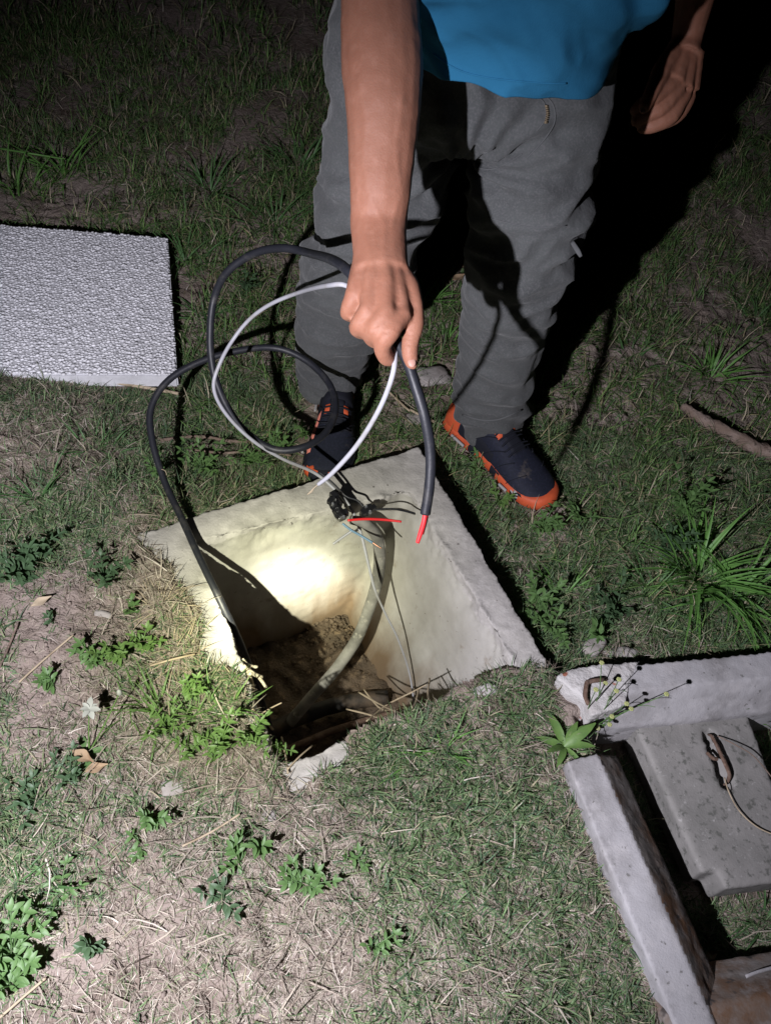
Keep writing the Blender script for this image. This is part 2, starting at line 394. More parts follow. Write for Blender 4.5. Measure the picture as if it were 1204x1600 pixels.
def height(x, y):
    x = np.asarray(x, float); y = np.asarray(y, float)
    t = (y + 0.35*x - 0.75)/0.45
    h = -0.012 - 0.078*sstep(0, 1, t)
    h = h - 0.02*sstep(0.25, 0.45, x)*(1-sstep(0, 1, t))
    h = h + 0.022*(fbm(x*3.2, y*3.2, 1, 3)-0.5) + 0.020*(fbm(x*13, y*13, 2, 3)-0.5) + 0.014*(fbm(x*48, y*48, 3, 2)-0.5) + 0.030*np.clip(fbm(x*26, y*26, 77, 3)-0.58, 0, 1) - 0.045*np.clip(fbm(x*17, y*17, 78, 3)-0.62, 0, 1)
    near = np.exp(-(quad_sd(x, y, OUT)/0.16)**2)
    sd = quad_sd(x, y, OUT)
    inside = sstep(-0.012, 0.004, sd)
    cm = cover_mask(x, y)
    h = np.where(sd > -0.012, h*(1-inside) + inside*((-0.045)*(1-cm) + (0.008 + 0.014*(fbm(x*30, y*30, 9, 2)-0.35))*cm), h)
    # soil banked against the left side of the box
    bank = np.exp(-(line_d(x, y, OUT[3], OUT[0]*0.8+OUT[3]*0.2)/0.05)**2)*(1-inside)
    h = h + bank*0.012
    fi = sstep(-0.02, 0.03, quad_sd(x, y, FRAME_IN))
    h = h*(1-fi) + fi*(-0.175 + 0.02*(fbm(x*12, y*12, 4, 2)-0.5))
    far = sstep(5, 30, np.hypot(x, y))
    return h*(1-far) - 0.09*far
def hz(x, y): return float(height(np.array([x]), np.array([y]))[0])
def gpt(px, py, dz=0.0):
    p = G(px, py, -0.03)
    for _ in range(4):
        p = G(px, py, hz(p.x, p.y)+dz)
    return p
def axis_coords(lo, hi, step, far):
    a = list(np.arange(lo, hi, step)); s = step
    while a[-1] < far: s *= 1.14; a.append(a[-1]+s)
    s = step; b = []; v = lo
    while v > -far: s *= 1.14; v -= s; b.append(v)
    return np.array(b[::-1] + a)
xs = axis_coords(-1.15, 1.15, 0.0068, 90); ys = axis_coords(-0.25, 2.1, 0.0068, 90)
XX, YY = np.meshgrid(xs, ys)
ZZ = height(XX, YY)
nx, ny = len(xs), len(ys)
idx = np.arange(nx*ny).reshape(ny, nx)
quads = np.stack([idx[:-1, :-1], idx[:-1, 1:], idx[1:, 1:], idx[1:, :-1]], -1).reshape(-1, 4)
cx = (XX[:-1, :-1]+XX[1:, 1:]).ravel()/2; cy = (YY[:-1, :-1]+YY[1:, 1:]).ravel()/2
_sd = quad_sd(cx, cy, INN)
hole = (_sd > 0.004) | ((_sd > -0.035) & (cover_mask(cx, cy) < 0.5))
quads = quads[~hole]
def np_mesh(name, V, Fq):
    me = bpy.data.meshes.new(name)
    me.vertices.add(len(V)); me.vertices.foreach_set('co', V.astype(np.float32).ravel())
    k = Fq.shape[1]
    me.loops.add(Fq.size); me.loops.foreach_set('vertex_index', Fq.astype(np.int32).ravel())
    me.polygons.add(len(Fq)); me.polygons.foreach_set('loop_start', (np.arange(len(Fq))*k).astype(np.int32))
    me.update(calc_edges=True); me.validate()
    return me
me = np_mesh('ground', np.stack([XX.ravel(), YY.ravel(), ZZ.ravel()], -1), quads)
ground = link_mesh('ground', me, M['soil'])
tag(ground, kind='structure', label='dry bare soil of the lawn showing between straw and grass')

# ================================================================== CONCRETE INSPECTION BOX
def V3(p, z): return Vector((p[0], p[1], z))
pit = empty('inspection_box', 'square cast concrete inspection box sunk in the lawn, open and lit inside', 'inspection box', (-0.06, 0.81, 0))
BOT = np.array([(-0.345, 0.868), (-0.063, 1.042), (0.20, 0.70), (-0.085, 0.50)])
def shell():
    bm = bmesh.new()
    L = [(OUT, 0.0), (INN, 0.0), (BOT, -0.47), (BOT, -0.50), (OUT, -0.50)]
    rings = []
    for k, (Q, z) in enumerate(L):
        r = []
        for i in range(4):
            for s in range(12):
                p = Q[i]*(1-s/12) + Q[(i+1) % 4]*(s/12)
                r.append(bm.verts.new((p[0], p[1], z)))
        rings.append(r)
    n = 48
    for a, b in ((0, 1), (1, 2), (2, 3), (4, 0)):
        for k in range(n):
            bm.faces.new((rings[a][k], rings[a][(k+1) % n], rings[b][(k+1) % n], rings[b][k]))
    bm.faces.new(rings[3]); bm.faces.new(rings[4])
    return bm
me = fuse(shell(), 0.0065, 2)
def rimfn(p, n):
    d = 0.0012*fb(p, 40) + 0.0030*fb(p, 7, 2)
    top = min(1, max(0, (p.z+0.09)/0.07)); top = top*top*(3-2*top)
    x, y = np.array([p.x]), np.array([p.y])
    di = float(abs(quad_sd(x, y, INN))[0])
    w = top*math.exp(-(di/0.026)**2)
    d -= w*(0.012*max(0, noise.noise(p*22)+0.25) + 0.007*abs(noise.noise(p*70)) + 0.003*noise.noise(p*140))
    do = float(abs(quad_sd(x, y, OUT))[0])
    d -= top*math.exp(-(do/0.015)**2)*(0.007*max(0, noise.noise(p*19+Vector((4, 4, 0)))+0.05) + 0.003*abs(noise.noise(p*80)))
    return d
displace(me, rimfn)
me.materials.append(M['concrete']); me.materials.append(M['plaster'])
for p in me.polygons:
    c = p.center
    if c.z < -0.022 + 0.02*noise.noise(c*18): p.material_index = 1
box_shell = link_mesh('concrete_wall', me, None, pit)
# mud floor
def pit_floor():
    bm = bmesh.new()
    n = 46; g = []
    a, b, c, d = [Vector((*q, 0)) for q in (np.array(BOT[0])+(-.03, .0), BOT[1]+(0, .04), BOT[2]+(.04, 0), BOT[3]+(0, -.04))]
    for i in range(n):
        row = []
        for j in range(n):
            u, v = i/(n-1), j/(n-1)
            p = (a*(1-u)+b*u)*(1-v) + (d*(1-u)+c*u)*v
            z = -0.468 + 0.02*fb(p, 9) + 0.016*fb(p, 34, 4)
            # loose spoil heaped against the back right corner
            z += 0.030*math.exp(-((p.x+0.06)**2+(p.y-1.0)**2)/0.010)
            z += 0.02*math.exp(-((p.x-0.10)**2+(p.y-0.86)**2)/0.006)
            row.append(bm.verts.new((p.x, p.y, z)))
        g.append(row)
    for i in range(n-1):
        for j in range(n-1):
            bm.faces.new((g[i][j], g[i+1][j], g[i+1][j+1], g[i][j+1]))
    return bm
obj('mud_floor', pit_floor(), M['mud'], pit)

# black water pipe along the pit floor
bm = bmesh.new()
tube(bm, [G(395, 1155, -.44), G(470, 1120, -.435), G(540, 1098, -.43), G(606, 1090, -.42)], 0.019, 16, 6, rough=.08)
tag(obj('water_pipe', bm, M['black_pipe']), 'thick black pipe lying across the muddy bottom of the concrete box', 'pipe')
bm = bmesh.new()
tube(bm, [G(430, 1180, -.44), G(520, 1142, -.44), G(600, 1118, -.44), G(660, 1100, -.43)], 0.009, 12, 6)
tag(obj('thin_pipe', bm, M['rust']), 'thin brown pipe in front of the thick black pipe inside the box', 'pipe')

# rubble on the pit floor
def rock_bm(c, r, sc=(1, 1, 1), seed=0, sub=3, rot=0.0, amp=0.35, boxy=0.0):
    bm = bmesh.new()
    bmesh.ops.create_icosphere(bm, subdivisions=sub, radius=1)
    mr = Matrix.Rotation(rot, 3, 'Z')
    for v in bm.verts:
        p = v.co.copy()
        if boxy:
            m = max(abs(p.x), abs(p.y), abs(p.z)); p = p.lerp(p/m*0.8, boxy)
        p *= 1 + amp*noise.noise(p*1.3+Vector((seed, 0, 0))) + amp*0.35*noise.noise(p*3.2+Vector((seed, 5, 0))) + amp*0.22*abs(noise.noise(p*8+Vector((seed, 5, 0))))
        v.co = Vector(c) + mr @ Vector((p.x*sc[0]*r, p.y*sc[1]*r, p.z*sc[2]*r))
    return bm
def merge_bm(dst, src):
    me = bpy.data.meshes.new('t'); src.to_mesh(me); src.free(); dst.from_mesh(me); bpy.data.meshes.remove(me)
crumbs = bmesh.new()
for k in range(260):
    u = random.gauss(0, 1); v = random.gauss(0, 1)
    x, y = -0.06+u*0.06, 0.98+v*0.05
    if quad_sd(np.array([x]), np.array([y]), BOT)[0] < 0: continue
    z = -0.468 + 0.030*math.exp(-((x+0.06)**2+(y-1.0)**2)/0.010)
    merge_bm(crumbs, rock_bm((x, y, z+0.004), random.uniform(0.002, 0.008), (1, .8, .7), k, 1, k))
o = obj('gravel', crumbs, M['mud'], smooth=False)
tag(o, 'loose gravel and crumbs heaped in the back corner of the box floor', 'gravel', kind='stuff')

# ================================================================== PEBBLE SLAB (left)
slab = empty('pebble_slab', 'thick square paving slab with exposed white pebbles lying on the grass', 'paving slab', tuple(gpt(100, 480)))
ztop = -0.035
s1, s0 = G(277, 586, ztop), G(262, 371, ztop)
e1 = (s0-s1).normalized()
e2 = G(0, 585, ztop)-s1; e2 = (e2 - e1*e2.dot(e1)).normalized()
# follow the photographed edges: near edge runs to (0,585), far edge to (0,350)
na, fa = G(-420, 583, ztop), G(-420, 318, ztop)
qs = [s1, s0, fa, na]
bm = bmesh.new()
top = [bm.verts.new(p) for p in qs]; botv = [bm.verts.new(p+Vector((0, 0, -0.042))) for p in qs]
bm.faces.new(top); bm.faces.new(botv[::-1])
for k in range(4): bm.faces.new((top[k], botv[k], botv[(k+1) % 4], top[(k+1) % 4]))
bmesh.ops.recalc_face_normals(bm, faces=bm.faces)
bmesh.ops.bevel(bm, geom=list(bm.edges), offset=0.004, segments=2, affect='EDGES')
obj('slab_body', bm, M['pebble_bed'], slab, smooth=False)
ico = bmesh.new(); bmesh.ops.create_icosphere(ico, subdivisions=1, radius=1)
iv = np.array([v.co[:] for v in ico.verts]); iff = np.array([[v.index for v in f.verts] for f in ico.faces]); ico.free()
def pebble_field():
    Q = np.array([q[:2] for q in qs])
    lo, hi = Q.min(0), Q.max(0)
    st = 0.0090
    gx, gy = np.meshgrid(np.arange(lo[0], hi[0], st), np.arange(lo[1], hi[1], st*0.87))
    gx = gx + (np.arange(gx.shape[0]) % 2)[:, None]*st/2
    gx = (gx + rng.uniform(-.32, .32, gx.shape)*st).ravel(); gy = (gy + rng.uniform(-.32, .32, gy.shape)*st).ravel()
    ok = (quad_sd(gx, gy, Q) > 0.001) & (gx > -1.75)
    gx, gy = gx[ok], gy[ok]; n = len(gx)
    r = rng.uniform(0.0036, 0.0060, n)
    el = rng.uniform(0.65, 1.15, n); an = rng.uniform(0, np.pi, n)
    v = np.repeat(iv[None], n, 0) * (1 + rng.uniform(-.14, .14, (n, len(iv), 1)))
    x = v[:, :, 0]*r[:, None]*1.12; y = v[:, :, 1]*(r*el)[:, None]; z = v[:, :, 2]*(r*0.30)[:, None]
    c, s = np.cos(an)[:, None], np.sin(an)[:, None]
    zc = ztop + rng.uniform(-0.0008, 0.0014, n)
    P = np.stack([gx[:, None]+x*c-y*s, gy[:, None]+x*s+y*c, zc[:, None]+z], -1).reshape(-1, 3)
    Fc = (iff[None]+(np.arange(n)*len(iv))[:, None, None]).reshape(-1, 3)
    me = np_mesh('pebbles', P, Fc)
    tone = np.clip(rng.normal(0.66, 0.085, n), 0.34, 0.85)
    tone = np.repeat(tone, len(iv))
    ca = me.color_attributes.new('blade', 'FLOAT_COLOR', 'POINT')
    ca.data.foreach_set('color', np.stack([tone, tone*0.995, tone*1.04, np.ones_like(tone)], -1).astype(np.float32).ravel())
    return me
pm, pnt, pb = principled('pebbles', (0.6, 0.6, 0.6), 0.6, 0.35)
_at = pnt.nodes.new('ShaderNodeAttribute'); _at.attribute_name = 'blade'
pnt.links.new(_at.outputs['Color'], pb.inputs['Base Color'])
o = link_mesh('pebbles', pebble_field(), pm, slab); o['kind'] = 'stuff'

# ================================================================== CONCRETE FRAME (right)
frame = empty('manhole_frame', 'broken concrete manhole frame with sloping inner sides lying in the turf', 'concrete frame', (0.75, 0.5, -0.05))
def beam(name, P0, P1, inward, w_top, drop, w_slope, mats, name2, z0=0.0, z1=None, chip=0.0, deep=0.12):
    """top face strip and sloping inner face; the slope is a part of its own"""
    P0, P1 = Vector((P0[0], P0[1], z0)), Vector((P1[0], P1[1], z0 if z1 is None else z1))
    n = Vector((inward[0], inward[1], 0)).normalized()
    bm = bmesh.new()
    prof = [(0, -deep), (0, 0), (w_top, 0), (w_top+w_slope, -drop), (w_top+w_slope, -deep)]
    ends = []
    for P in (P0, P1):
        ends.append([bm.verts.new(P + n*a + Vector((0, 0, z))) for a, z in prof])
    for k in range(5): bm.faces.new((ends[0][k], ends[0][(k+1) % 5], ends[1][(k+1) % 5], ends[1][k]))
    bm.faces.new(ends[0][::-1]); bm.faces.new(ends[1])
    me = fuse(bm, 0.0058, 1)
    def fn(p, nn):
        d = 0.0010*fb(p, 40) + 0.0016*fb(p, 8, 2) - 0.0025*max(0, noise.noise(p*55)-0.3)
        if chip:
            e = (p-P0).dot((P1-P0).normalized())
            d -= chip*math.exp(-(e/0.05)**2)*max(0, noise.noise(p*26)+0.25)
        return d
    displace(me, fn)
    me.materials.append(mats[0]); me.materials.append(mats[1])
    for p in me.polygons:
        c = p.center - P0
        if c.dot(n) > w_top + 0.002: p.material_index = 1
    return link_mesh(name, me, None, frame)
# left beam
lb0, lb1 = G(884, 1188), G(1052, 1600); d = (lb1-lb0).normalized()
lb1e = lb1 + d*0.12
nin = Vector((-d.y, d.x, 0)); 
if nin.x < 0: nin = -nin
o = beam('frame_beam', lb0, lb1e, nin, 0.062, 0.050, 0.060, (M['frame_concrete'], M['rusty_concrete']), '', deep=0.2)
tag(o, 'near-vertical left side of the frame, rust stained on its inner slope')
bb0, bb1 = G(905, 1046), G(1204, 1018)
bd = (bb1-bb0).normalized(); bb1e = bb1 + bd*0.25
nb = Vector((bd.y, -bd.x, 0))
o = beam('frame_beam', bb0, bb1e, nb, 0.055, 0.070, 0.045, (M['frame_concrete'], M['frame_concrete']), '', chip=0.01, deep=0.2)
tag(o, 'long pale back side of the frame')
# near beam (bottom right corner of the picture)
kb0 = G(1075, 1640); kb1 = kb0 + bd*0.50
kb0 = kb0 - bd*0.02
o = beam('frame_beam', kb0, kb1, -nb, 0.05, 0.07, 0.06, (M['rusty_concrete'], M['rusty_concrete']), '', z0=-0.006, deep=0.2)
tag(o, 'near side of the frame, brown with rust')
rb0 = bb1e + Vector((0, 0, 0)); rb1 = kb1
o = beam('frame_beam', (rb0.x, rb0.y), (rb1.x, rb1.y), (-nin.x, -nin.y), 0.06, 0.07, 0.04, (M['frame_concrete'], M['frame_concrete']), '', z0=-0.004)
# broken mortar corner with an iron loop
cz = 0.002
pts = [G(868, 1056, cz), G(905, 1040, cz), G(1000, 1032, cz), G(985, 1060, cz), G(978, 1100, cz), G(925, 1118, cz), G(912, 1090, cz), G(890, 1075, cz)]
bm = bmesh.new()
t_ = [bm.verts.new(p) for p in pts]; b_ = [bm.verts.new(p+Vector((0, 0, -0.10))) for p in pts]
bm.faces.new(t_); bm.faces.new(b_[::-1])
for k in range(len(pts)): bm.faces.new((t_[k], b_[k], b_[(k+1) % len(pts)], t_[(k+1) % len(pts)]))
me = fuse(bm, 0.0045, 2)
displace(me, lambda p, n: 0.0022*fb(p, 30)+0.0015*fb(p, 90) - 0.006*max(0, noise.noise(p*22)-0.1))
o = link_mesh('mortar_corner', me, M['mortar'], frame); tag(o, 'crumbling white mortar corner with brick specks')
bm = bmesh.new()
tube(bm, [G(921, 1105, -0.01), G(914, 1088, 0.012), G(916, 1069, 0.014), G(921, 1065, 0.014), G(938, 1062, 0.013), G(950, 1062, -0.01)], 0.0045, 10, 5, rough=0.3)
obj('iron_loop', bm, M['rust'], frame)
# added pale strip standing in for light hitting the near corner's rim
bm = bmesh.new()
tube(bm, [G(1164, 1526, -0.03), G(1185, 1518, -0.028), G(1230, 1506, -0.03)], 0.0032, 8, 3, flat=0.6)
o = obj('rim_highlight', bm, M['frame_concrete'], frame); tag(o, 'thin pale strip standing in for light on the near rim')

# inner concrete cover
cover = empty('concrete_cover', 'flat grey concrete cover with dark specks lying inside the broken frame', 'manhole cover', (*COVER.mean(0), -0.08))
bm = bmesh.new()
cq = [Vector((*c, -0.083)) for c in COVER]
t_ = [bm.verts.new(p) for p in cq]; b_ = [bm.verts.new(p+Vector((0, 0, -0.08))) for p in cq]
bm.faces.new(t_); bm.faces.new(b_[::-1])
for k in range(4): bm.faces.new((t_[k], b_[k], b_[(k+1) % 4], t_[(k+1) % 4]))
slot0, slot1 = G(1108, 1150, -0.083), G(1136, 1222, -0.083)
bmesh.ops.bevel(bm, geom=[e for e in bm.edges if abs(e.verts[0].co.z-e.verts[1].co.z) > 0.01], offset=0.03, segments=4, affect='EDGES')
me = fuse(bm, 0.0055, 1)
def cfn(p, n):
    d = 0.0010*fb(p, 30)
    if n.z > 0.5:
        a = line_d(np.array([p.x]), np.array([p.y]), slot0[:2], slot1[:2])[0]
        a += 0.004*noise.noise(p*60); d -= 0.030*max(0, 1-(a/0.015)**2) if a < 0.015 else 0
    return d
displace(me, cfn)
link_mesh('cover_plate', me, M['cover_concrete'], cover)
bm = bmesh.new()
tube(bm, [G(1106, 1148, -0.091), G(1112, 1152, -0.071), G(1126, 1180, -0.068), G(1138, 1208, -0.071), G(1136, 1222, -0.083), G(1130, 1226, -0.095)], [0.0024, 0.003, 0.0036, 0.0034, 0.003, 0.0024], 10, 5, rough=0.6)
tube(bm, [G(1104, 1176, -0.077), G(1112, 1184, -0.073), G(1120, 1186, -0.075)], 0.0035, 8, 4, rough=0.4)
obj('handle', bm, M['rust'], cover)
bm = bmesh.new()
tube(bm, [G(1131, 1215, -0.076), G(1138, 1238, -0.075), G(1155, 1268, -0.074), G(1185, 1294, -0.076), G(1230, 1312, -0.076)], 0.0013, 6, 6)
tag(obj('wire', bm, M['straw_stem']), 'pale thin bent stem lying on the concrete cover below its handle', 'stem')
bm = bmesh.new()
tube(bm, [G(1120, 1150, -0.076), G(1150, 1165, -0.06), G(1180, 1185, -0.06), G(1225, 1240, -0.07)], 0.0012, 6, 6)
tag(obj('wire', bm, M['bark']), 'dark thin twig curving right from the handle over the cover', 'twig')

# ================================================================== STONES, STICKS, LEAVES
def stone(px, py, r, sc, label, seed, rot=0.0, mat='stone', dz=0.0):
    p = gpt(px, py)
    o = obj('stone', rock_bm((p.x, p.y, p.z+dz), r, sc, seed, 3, rot, 0.3, 0.5), M[mat])
    tag(o, label, 'stone', 'stones in the grass'); return o
stone(676, 592, 0.05, (1.0, .75, .22), 'flat pale triangular stone in the grass between the two shoes', 3, 0.4, dz=0.012)
stone(925, 1013, 0.034, (1.1, .6, .5), 'grey angular stone behind the mortar corner of the frame', 9, 0.9)
stone(965, 1022, 0.032, (1.5, .5, .35), 'long low grey stone wedged behind the back beam of the frame', 12, 0.2)
stone(650, 655, 0.028, (1.2, .8, .35), 'small dull stone half buried behind the back rim', 15, 0.2)
stone(270, 1232, 0.017, (1.2, .8, .4), 'pale stone in the straw at the front left of the box', 21, 0.3)
stone(415, 1275, 0.014, (1.3, .9, .5), 'small pale stone in the straw below the front rim', 25, 0.3)
stone(758, 1078, 0.016, (1.6, .8, .35), 'small lump of broken concrete on the front right rim of the box', 31, 0.5, 'concrete', 0.0)
stone(160, 960, 0.012, (1.5, .7, .5), 'small flat pebble on the bare soil left of the box', 37)
# broken outer edge of the left rim
bm = bmesh.new()
tube(bm, [G(243, 866, -0.006), G(252, 893, -0.005), G(260, 928, -0.010)], [0.014, 0.014, 0.012], 8, 5, flat=0.9, rough=0.12)
tag(obj('mortar_strip', bm, M['mortar'], smooth=False), 'narrow strip of pale mortar along the left rim, half covered by straw', 'mortar')
def stick(name, pts, rad, mat, label, cat, dz=0.012, **k):
    bm = bmesh.new()
    P = [gpt(x, y, dz if len(r) == 0 else r[0]) for (x, y, *r) in pts]
    tube(bm, P, rad, k.get('sides', 8), 6, rough=k.get('rough', 0.3), seed=k.get('seed', 0))
    return tag(obj(name, bm, M[mat]), label, cat)
stick('branch', [(1066, 634), (1095, 655), (1140, 678), (1190, 704), (1250, 722), (1330, 745)], [0.011, 0.016, 0.017, 0.019, 0.02, 0.018], 'bark', 'thick bare dead branch lying in the grass at the right edge', 'branch', 0.022, rough=0.4, sides=12)
stick('reed', [(130, 592, 0.015), (180, 598, .016), (235, 607, .018), (285, 616, .016)], 0.0042, 'straw_stem', 'pale straight reed sticking out from under the pebble slab', 'reed')
stick('dry_twig', [(250, 688), (310, 682), (370, 690), (430, 686)], 0.004, 'bark', 'grey dry stem across bare soil between slab and box', 'stem', seed=3)
stick('dry_twig', [(300, 702), (350, 708), (400, 704), (455, 712)], 0.003, 'bark', 'thinner grey stem just below the first one behind the cable', 'stem', seed=5)
stick('dry_twig', [(640, 640), (680, 660), (715, 672)], 0.0035, 'straw_stem', 'pale stalk touching the heel of the right shoe', 'stem')
stick('dry_twig', [(600, 605), (628, 632), (640, 642)], 0.003, 'straw_stem', 'short pale stalk behind the held cable end', 'stem')
stick('dry_twig', [(30, 1066), (70, 1030), (115, 992)], 0.0018, 'straw_stem', 'long straight pale straw on the bare soil at left', 'straw', 0.01)
stick('dry_twig', [(0, 1042), (14, 1010), (28, 974)], 0.0022, 'bark', 'dark thin stick at the left edge of the photo on bare soil', 'stick', 0.01)
stick('dry_twig', [(285, 1322), (330, 1300), (375, 1272)], 0.0018, 'straw_stem', 'long pale straw pointing at the front of the box', 'straw', 0.012)
stick('dry_twig', [(0, 1590), (40, 1555), (72, 1528)], 0.002, 'straw_stem', 'long straw near the bottom left corner', 'straw', 0.012)
stick('dry_twig', [(235, 1040), (270, 1030), (305, 1022)], 0.002, 'straw_stem', 'bright straw beside the lit left rim', 'straw', 0.014)
stick('dry_twig', [(0, 232, .06), (50, 240, .06), (110, 250, .03)], 0.003, 'blade_wide', 'long pale blade arching at the left edge above the slab', 'grass blade')
stick('dry_twig', [(1140, 1138, .02), (1165, 1128, .04), (1215, 1115, .05)], 0.0022, 'straw_stem', 'pale green stalk reaching over the concrete cover from the right', 'stem')
def deadleaf(px, py, s, rot, label, dz=0.012, mat='dead_leaf'):
    p = gpt(px, py, dz)
    bm = bmesh.new(); n = 9
    rows = []
    for i in range(n):
        t = i/(n-1); w = 0.24*math.sin(math.pi*min(1, t*0.97+0.02))**0.8*(1-0.3*t)
        row = []
        for j in range(5):
            v = j/4*2-1
            x = (t-0.5); y = v*w + 0.04*math.sin(t*9+j)
            z = 0.16*v*v*w*2 + 0.12*(t-0.5)**2*4*0.5 + 0.03*math.sin(7*t+3*v)
            q = Matrix.Rotation(rot, 3, 'Z') @ Vector((x*s, y*s, z*s))
            row.append(bm.verts.new(p+q))
        rows.append(row)
    for a, b in zip(rows, rows[1:]):
        for j in range(4): bm.faces.new((a[j], a[j+1], b[j+1], b[j]))
    return tag(obj('fallen_leaf', bm, M[mat]), label, 'leaf', 'fallen leaves')
deadleaf(716, 434, 0.055, 0.9, 'pale tan leaf standing in the grass between the knees', 0.03)
deadleaf(716, 416, 0.06, -0.2, 'brown curled leaf behind the pale tan leaf between the knees', 0.035)
deadleaf(65, 940, 0.04, 0.8, 'pale curled leaf at the left edge beside the dark weed', 0.014, 'straw_stem')
deadleaf(130, 1182, 0.045, -0.3, 'tan leaf under the white flower', 0.02)
deadleaf(150, 1200, 0.04, 0.5, 'brown leaf lying right of the tan leaf under the white flower', 0.014)
deadleaf(1110, 1492, 0.03, 0.5, 'small light leaf inside the frame near its lower corner', 0.01)

# ================================================================== GRASS AND STRAW (uncountable)
def blades(name, n_try, region, hmin, hmax, wmin, wmax, lean, palette, dens, seed, clump=0, lie=0.0, zoff=0.0, curl=0.6):
    r = np.random.default_rng(seed)
    x0, x1, y0, y1 = region
    if clump:
        m = n_try//clump
        bx = r.uniform(x0, x1, m); by = r.uniform(y0, y1, m)
        ok = r.uniform(0, 1, m) < dens(bx, by)
        bx, by = bx[ok], by[ok]; m = len(bx)
        sc = np.repeat(r.uniform(0.6, 1.3, m), clump); tint = np.repeat(r.uniform(0, 1, m), clump)
        x = np.repeat(bx, clump) + r.normal(0, 0.014, m*clump); y = np.repeat(by, clump) + r.normal(0, 0.014, m*clump)
        okb = ~blocked(x, y); x, y, sc, tint = x[okb], y[okb], sc[okb], tint[okb]
    else:
        x = r.uniform(x0, x1, n_try); y = r.uniform(y0, y1, n_try)
        ok = r.uniform(0, 1, n_try) < dens(x, y)
        x, y = x[ok], y[ok]; sc = np.ones(len(x)); tint = r.uniform(0, 1, len(x))
    n = len(x)
    L = r.uniform(hmin, hmax, n)*sc
    az = r.uniform(0, 2*np.pi, n)
    th = np.clip(np.abs(r.normal(lean, 0.35, n)), 0.05, 1.45)      # angle from the vertical
    if lie: 
        m = r.uniform(0, 1, n) < lie; th = np.where(m, r.uniform(1.25, 1.5, n), th)
    w = r.uniform(wmin, wmax, n)
    dx, dy = np.cos(az), np.sin(az); sx, sy = -dy, dx
    tw = r.normal(0, 0.5, n)
    z = height(x, y) + zoff
    rows = []
    px, py, pz = x.copy(), y.copy(), z - 0.002
    a = th.copy()
    wob = r.normal(0, 0.35, n)
    segs = 3
    for k in range(segs+1):
        ww = w*(1.0, 0.9, 0.6, 0.05)[k]*0.5
        cz = np.sin(tw)*ww
        rows.append(np.stack([px-sx*ww, py-sy*ww, pz-cz*0.6], -1)); rows.append(np.stack([px+sx*ww, py+sy*ww, pz+cz*0.6], -1))
        st = L/segs
        hd = np.sin(a)*st
        caz, saz = np.cos(az+wob*k*0.4), np.sin(az+wob*k*0.4)
        px = px + caz*hd; py = py + saz*hd; pz = pz + np.cos(a)*st
        a = np.clip(a + curl*r.uniform(0.1, 1.0, n)*0.6, 0.05, 1.9)
    V = np.stack(rows, 1)        # n, 8, 3
    # keep blades above the soil
    hh = height(V[:, :, 0].ravel(), V[:, :, 1].ravel()).reshape(n, 8) if lie else None
    if hh is not None:
        keep = quad_sd(V[:, :, 0].ravel(), V[:, :, 1].ravel(), INN).reshape(n, 8) < 0
        V[:, 2:, 2] = np.where(keep[:, 2:], np.maximum(V[:, 2:, 2], hh[:, 2:]+0.0015), V[:, 2:, 2])
    q = np.array([[0, 1, 3, 2], [2, 3, 5, 4], [4, 5, 7, 6]])
    Fq = (q[None] + (np.arange(n)*8)[:, None, None]).reshape(-1, 4)
    me = np_mesh(name, V.reshape(-1, 3), Fq)
    pal = np.array([c for c, _ in palette]); pw = np.array([p for _, p in palette], float)
    pw /= pw.sum()
    ci = r.choice(len(pal), n, p=pw)
    c = pal[ci]*r.uniform(0.7, 1.3, (n, 1))*(0.85+0.3*tint[:, None])
    c = np.repeat(c, 8, 0)
    ca = me.color_attributes.new('blade', 'FLOAT_COLOR', 'POINT')
    ca.data.foreach_set('color', np.concatenate([c, np.ones((len(c), 1))], 1).astype(np.float32).ravel())
    return me

LBEAM = np.array([lb0[:2], lb1e[:2], (lb1e+nin*0.112)[:2], (lb0+nin*0.112)[:2]])
BBEAM = np.array([G(868, 1056)[:2], bb1e[:2], (bb1e+nb*0.10)[:2], (G(878, 1066)+nb*0.10)[:2]])
KBEAM = np.array([kb0[:2], kb1[:2], (kb1-nb*0.11)[:2], (kb0-nb*0.11)[:2]])
SQ = np.array([q[:2] for q in qs])
SHOES = [((-0.20, 1.22), (-0.21, 1.50)), ((0.14, 1.43), (0.39, 1.20))]
def blocked(x, y):
    sd = quad_sd(x, y, OUT)
    b = (sd > -0.004) & (cover_mask(x, y) < 0.6)
    b |= quad_sd(x, y, INN) > -0.006
    for Q in (LBEAM, BBEAM, KBEAM, SQ, COVER): b |= quad_sd(x, y, Q) > -0.004
    for a, c in SHOES: b |= line_d(x, y, a, c) < 0.045
    return b
def spot(x, y, px, py, r, z=-0.02):
    p = G(px, py, z); return np.exp(-(((x-p.x)**2+(y-p.y)**2)/(r*r)))
def seen(x, y):
    return (np.abs(x) < 0.75+0.62*np.abs(y)) & (y > -0.35)
def bare(x, y):
    s = 0
    for (px, py, r) in ((40, 1000, .13), (110, 1080, .07), (230, 1450, .10), (120, 1560, .14), (330, 690, .07), (600, 700, .08), (640, 690, .07), (170, 960, .07), (530, 1530, .05), (830, 860, .04), (620, 610, .08), (870, 820, .04), (1110, 740, .08)):
        s = s + spot(x, y, px, py, r)
    return np.clip(s, 0, 1)
def dry(x, y):
    s = 0
    for (px, py, r) in ((350, 1290, .16), (250, 1180, .08), (420, 1240, .10), (150, 1200, .1), (850, 1180, .06), (300, 980, .08), (230, 930, .07), (520, 1500, .12), (750, 1540, .10), (250, 1560, .2), (330, 1420, .1)):
        s = s + spot(x, y, px, py, r)
    return np.clip(s, 0, 1)
def back(x, y): return sstep(1.0, 1.35, y+0.35*x)
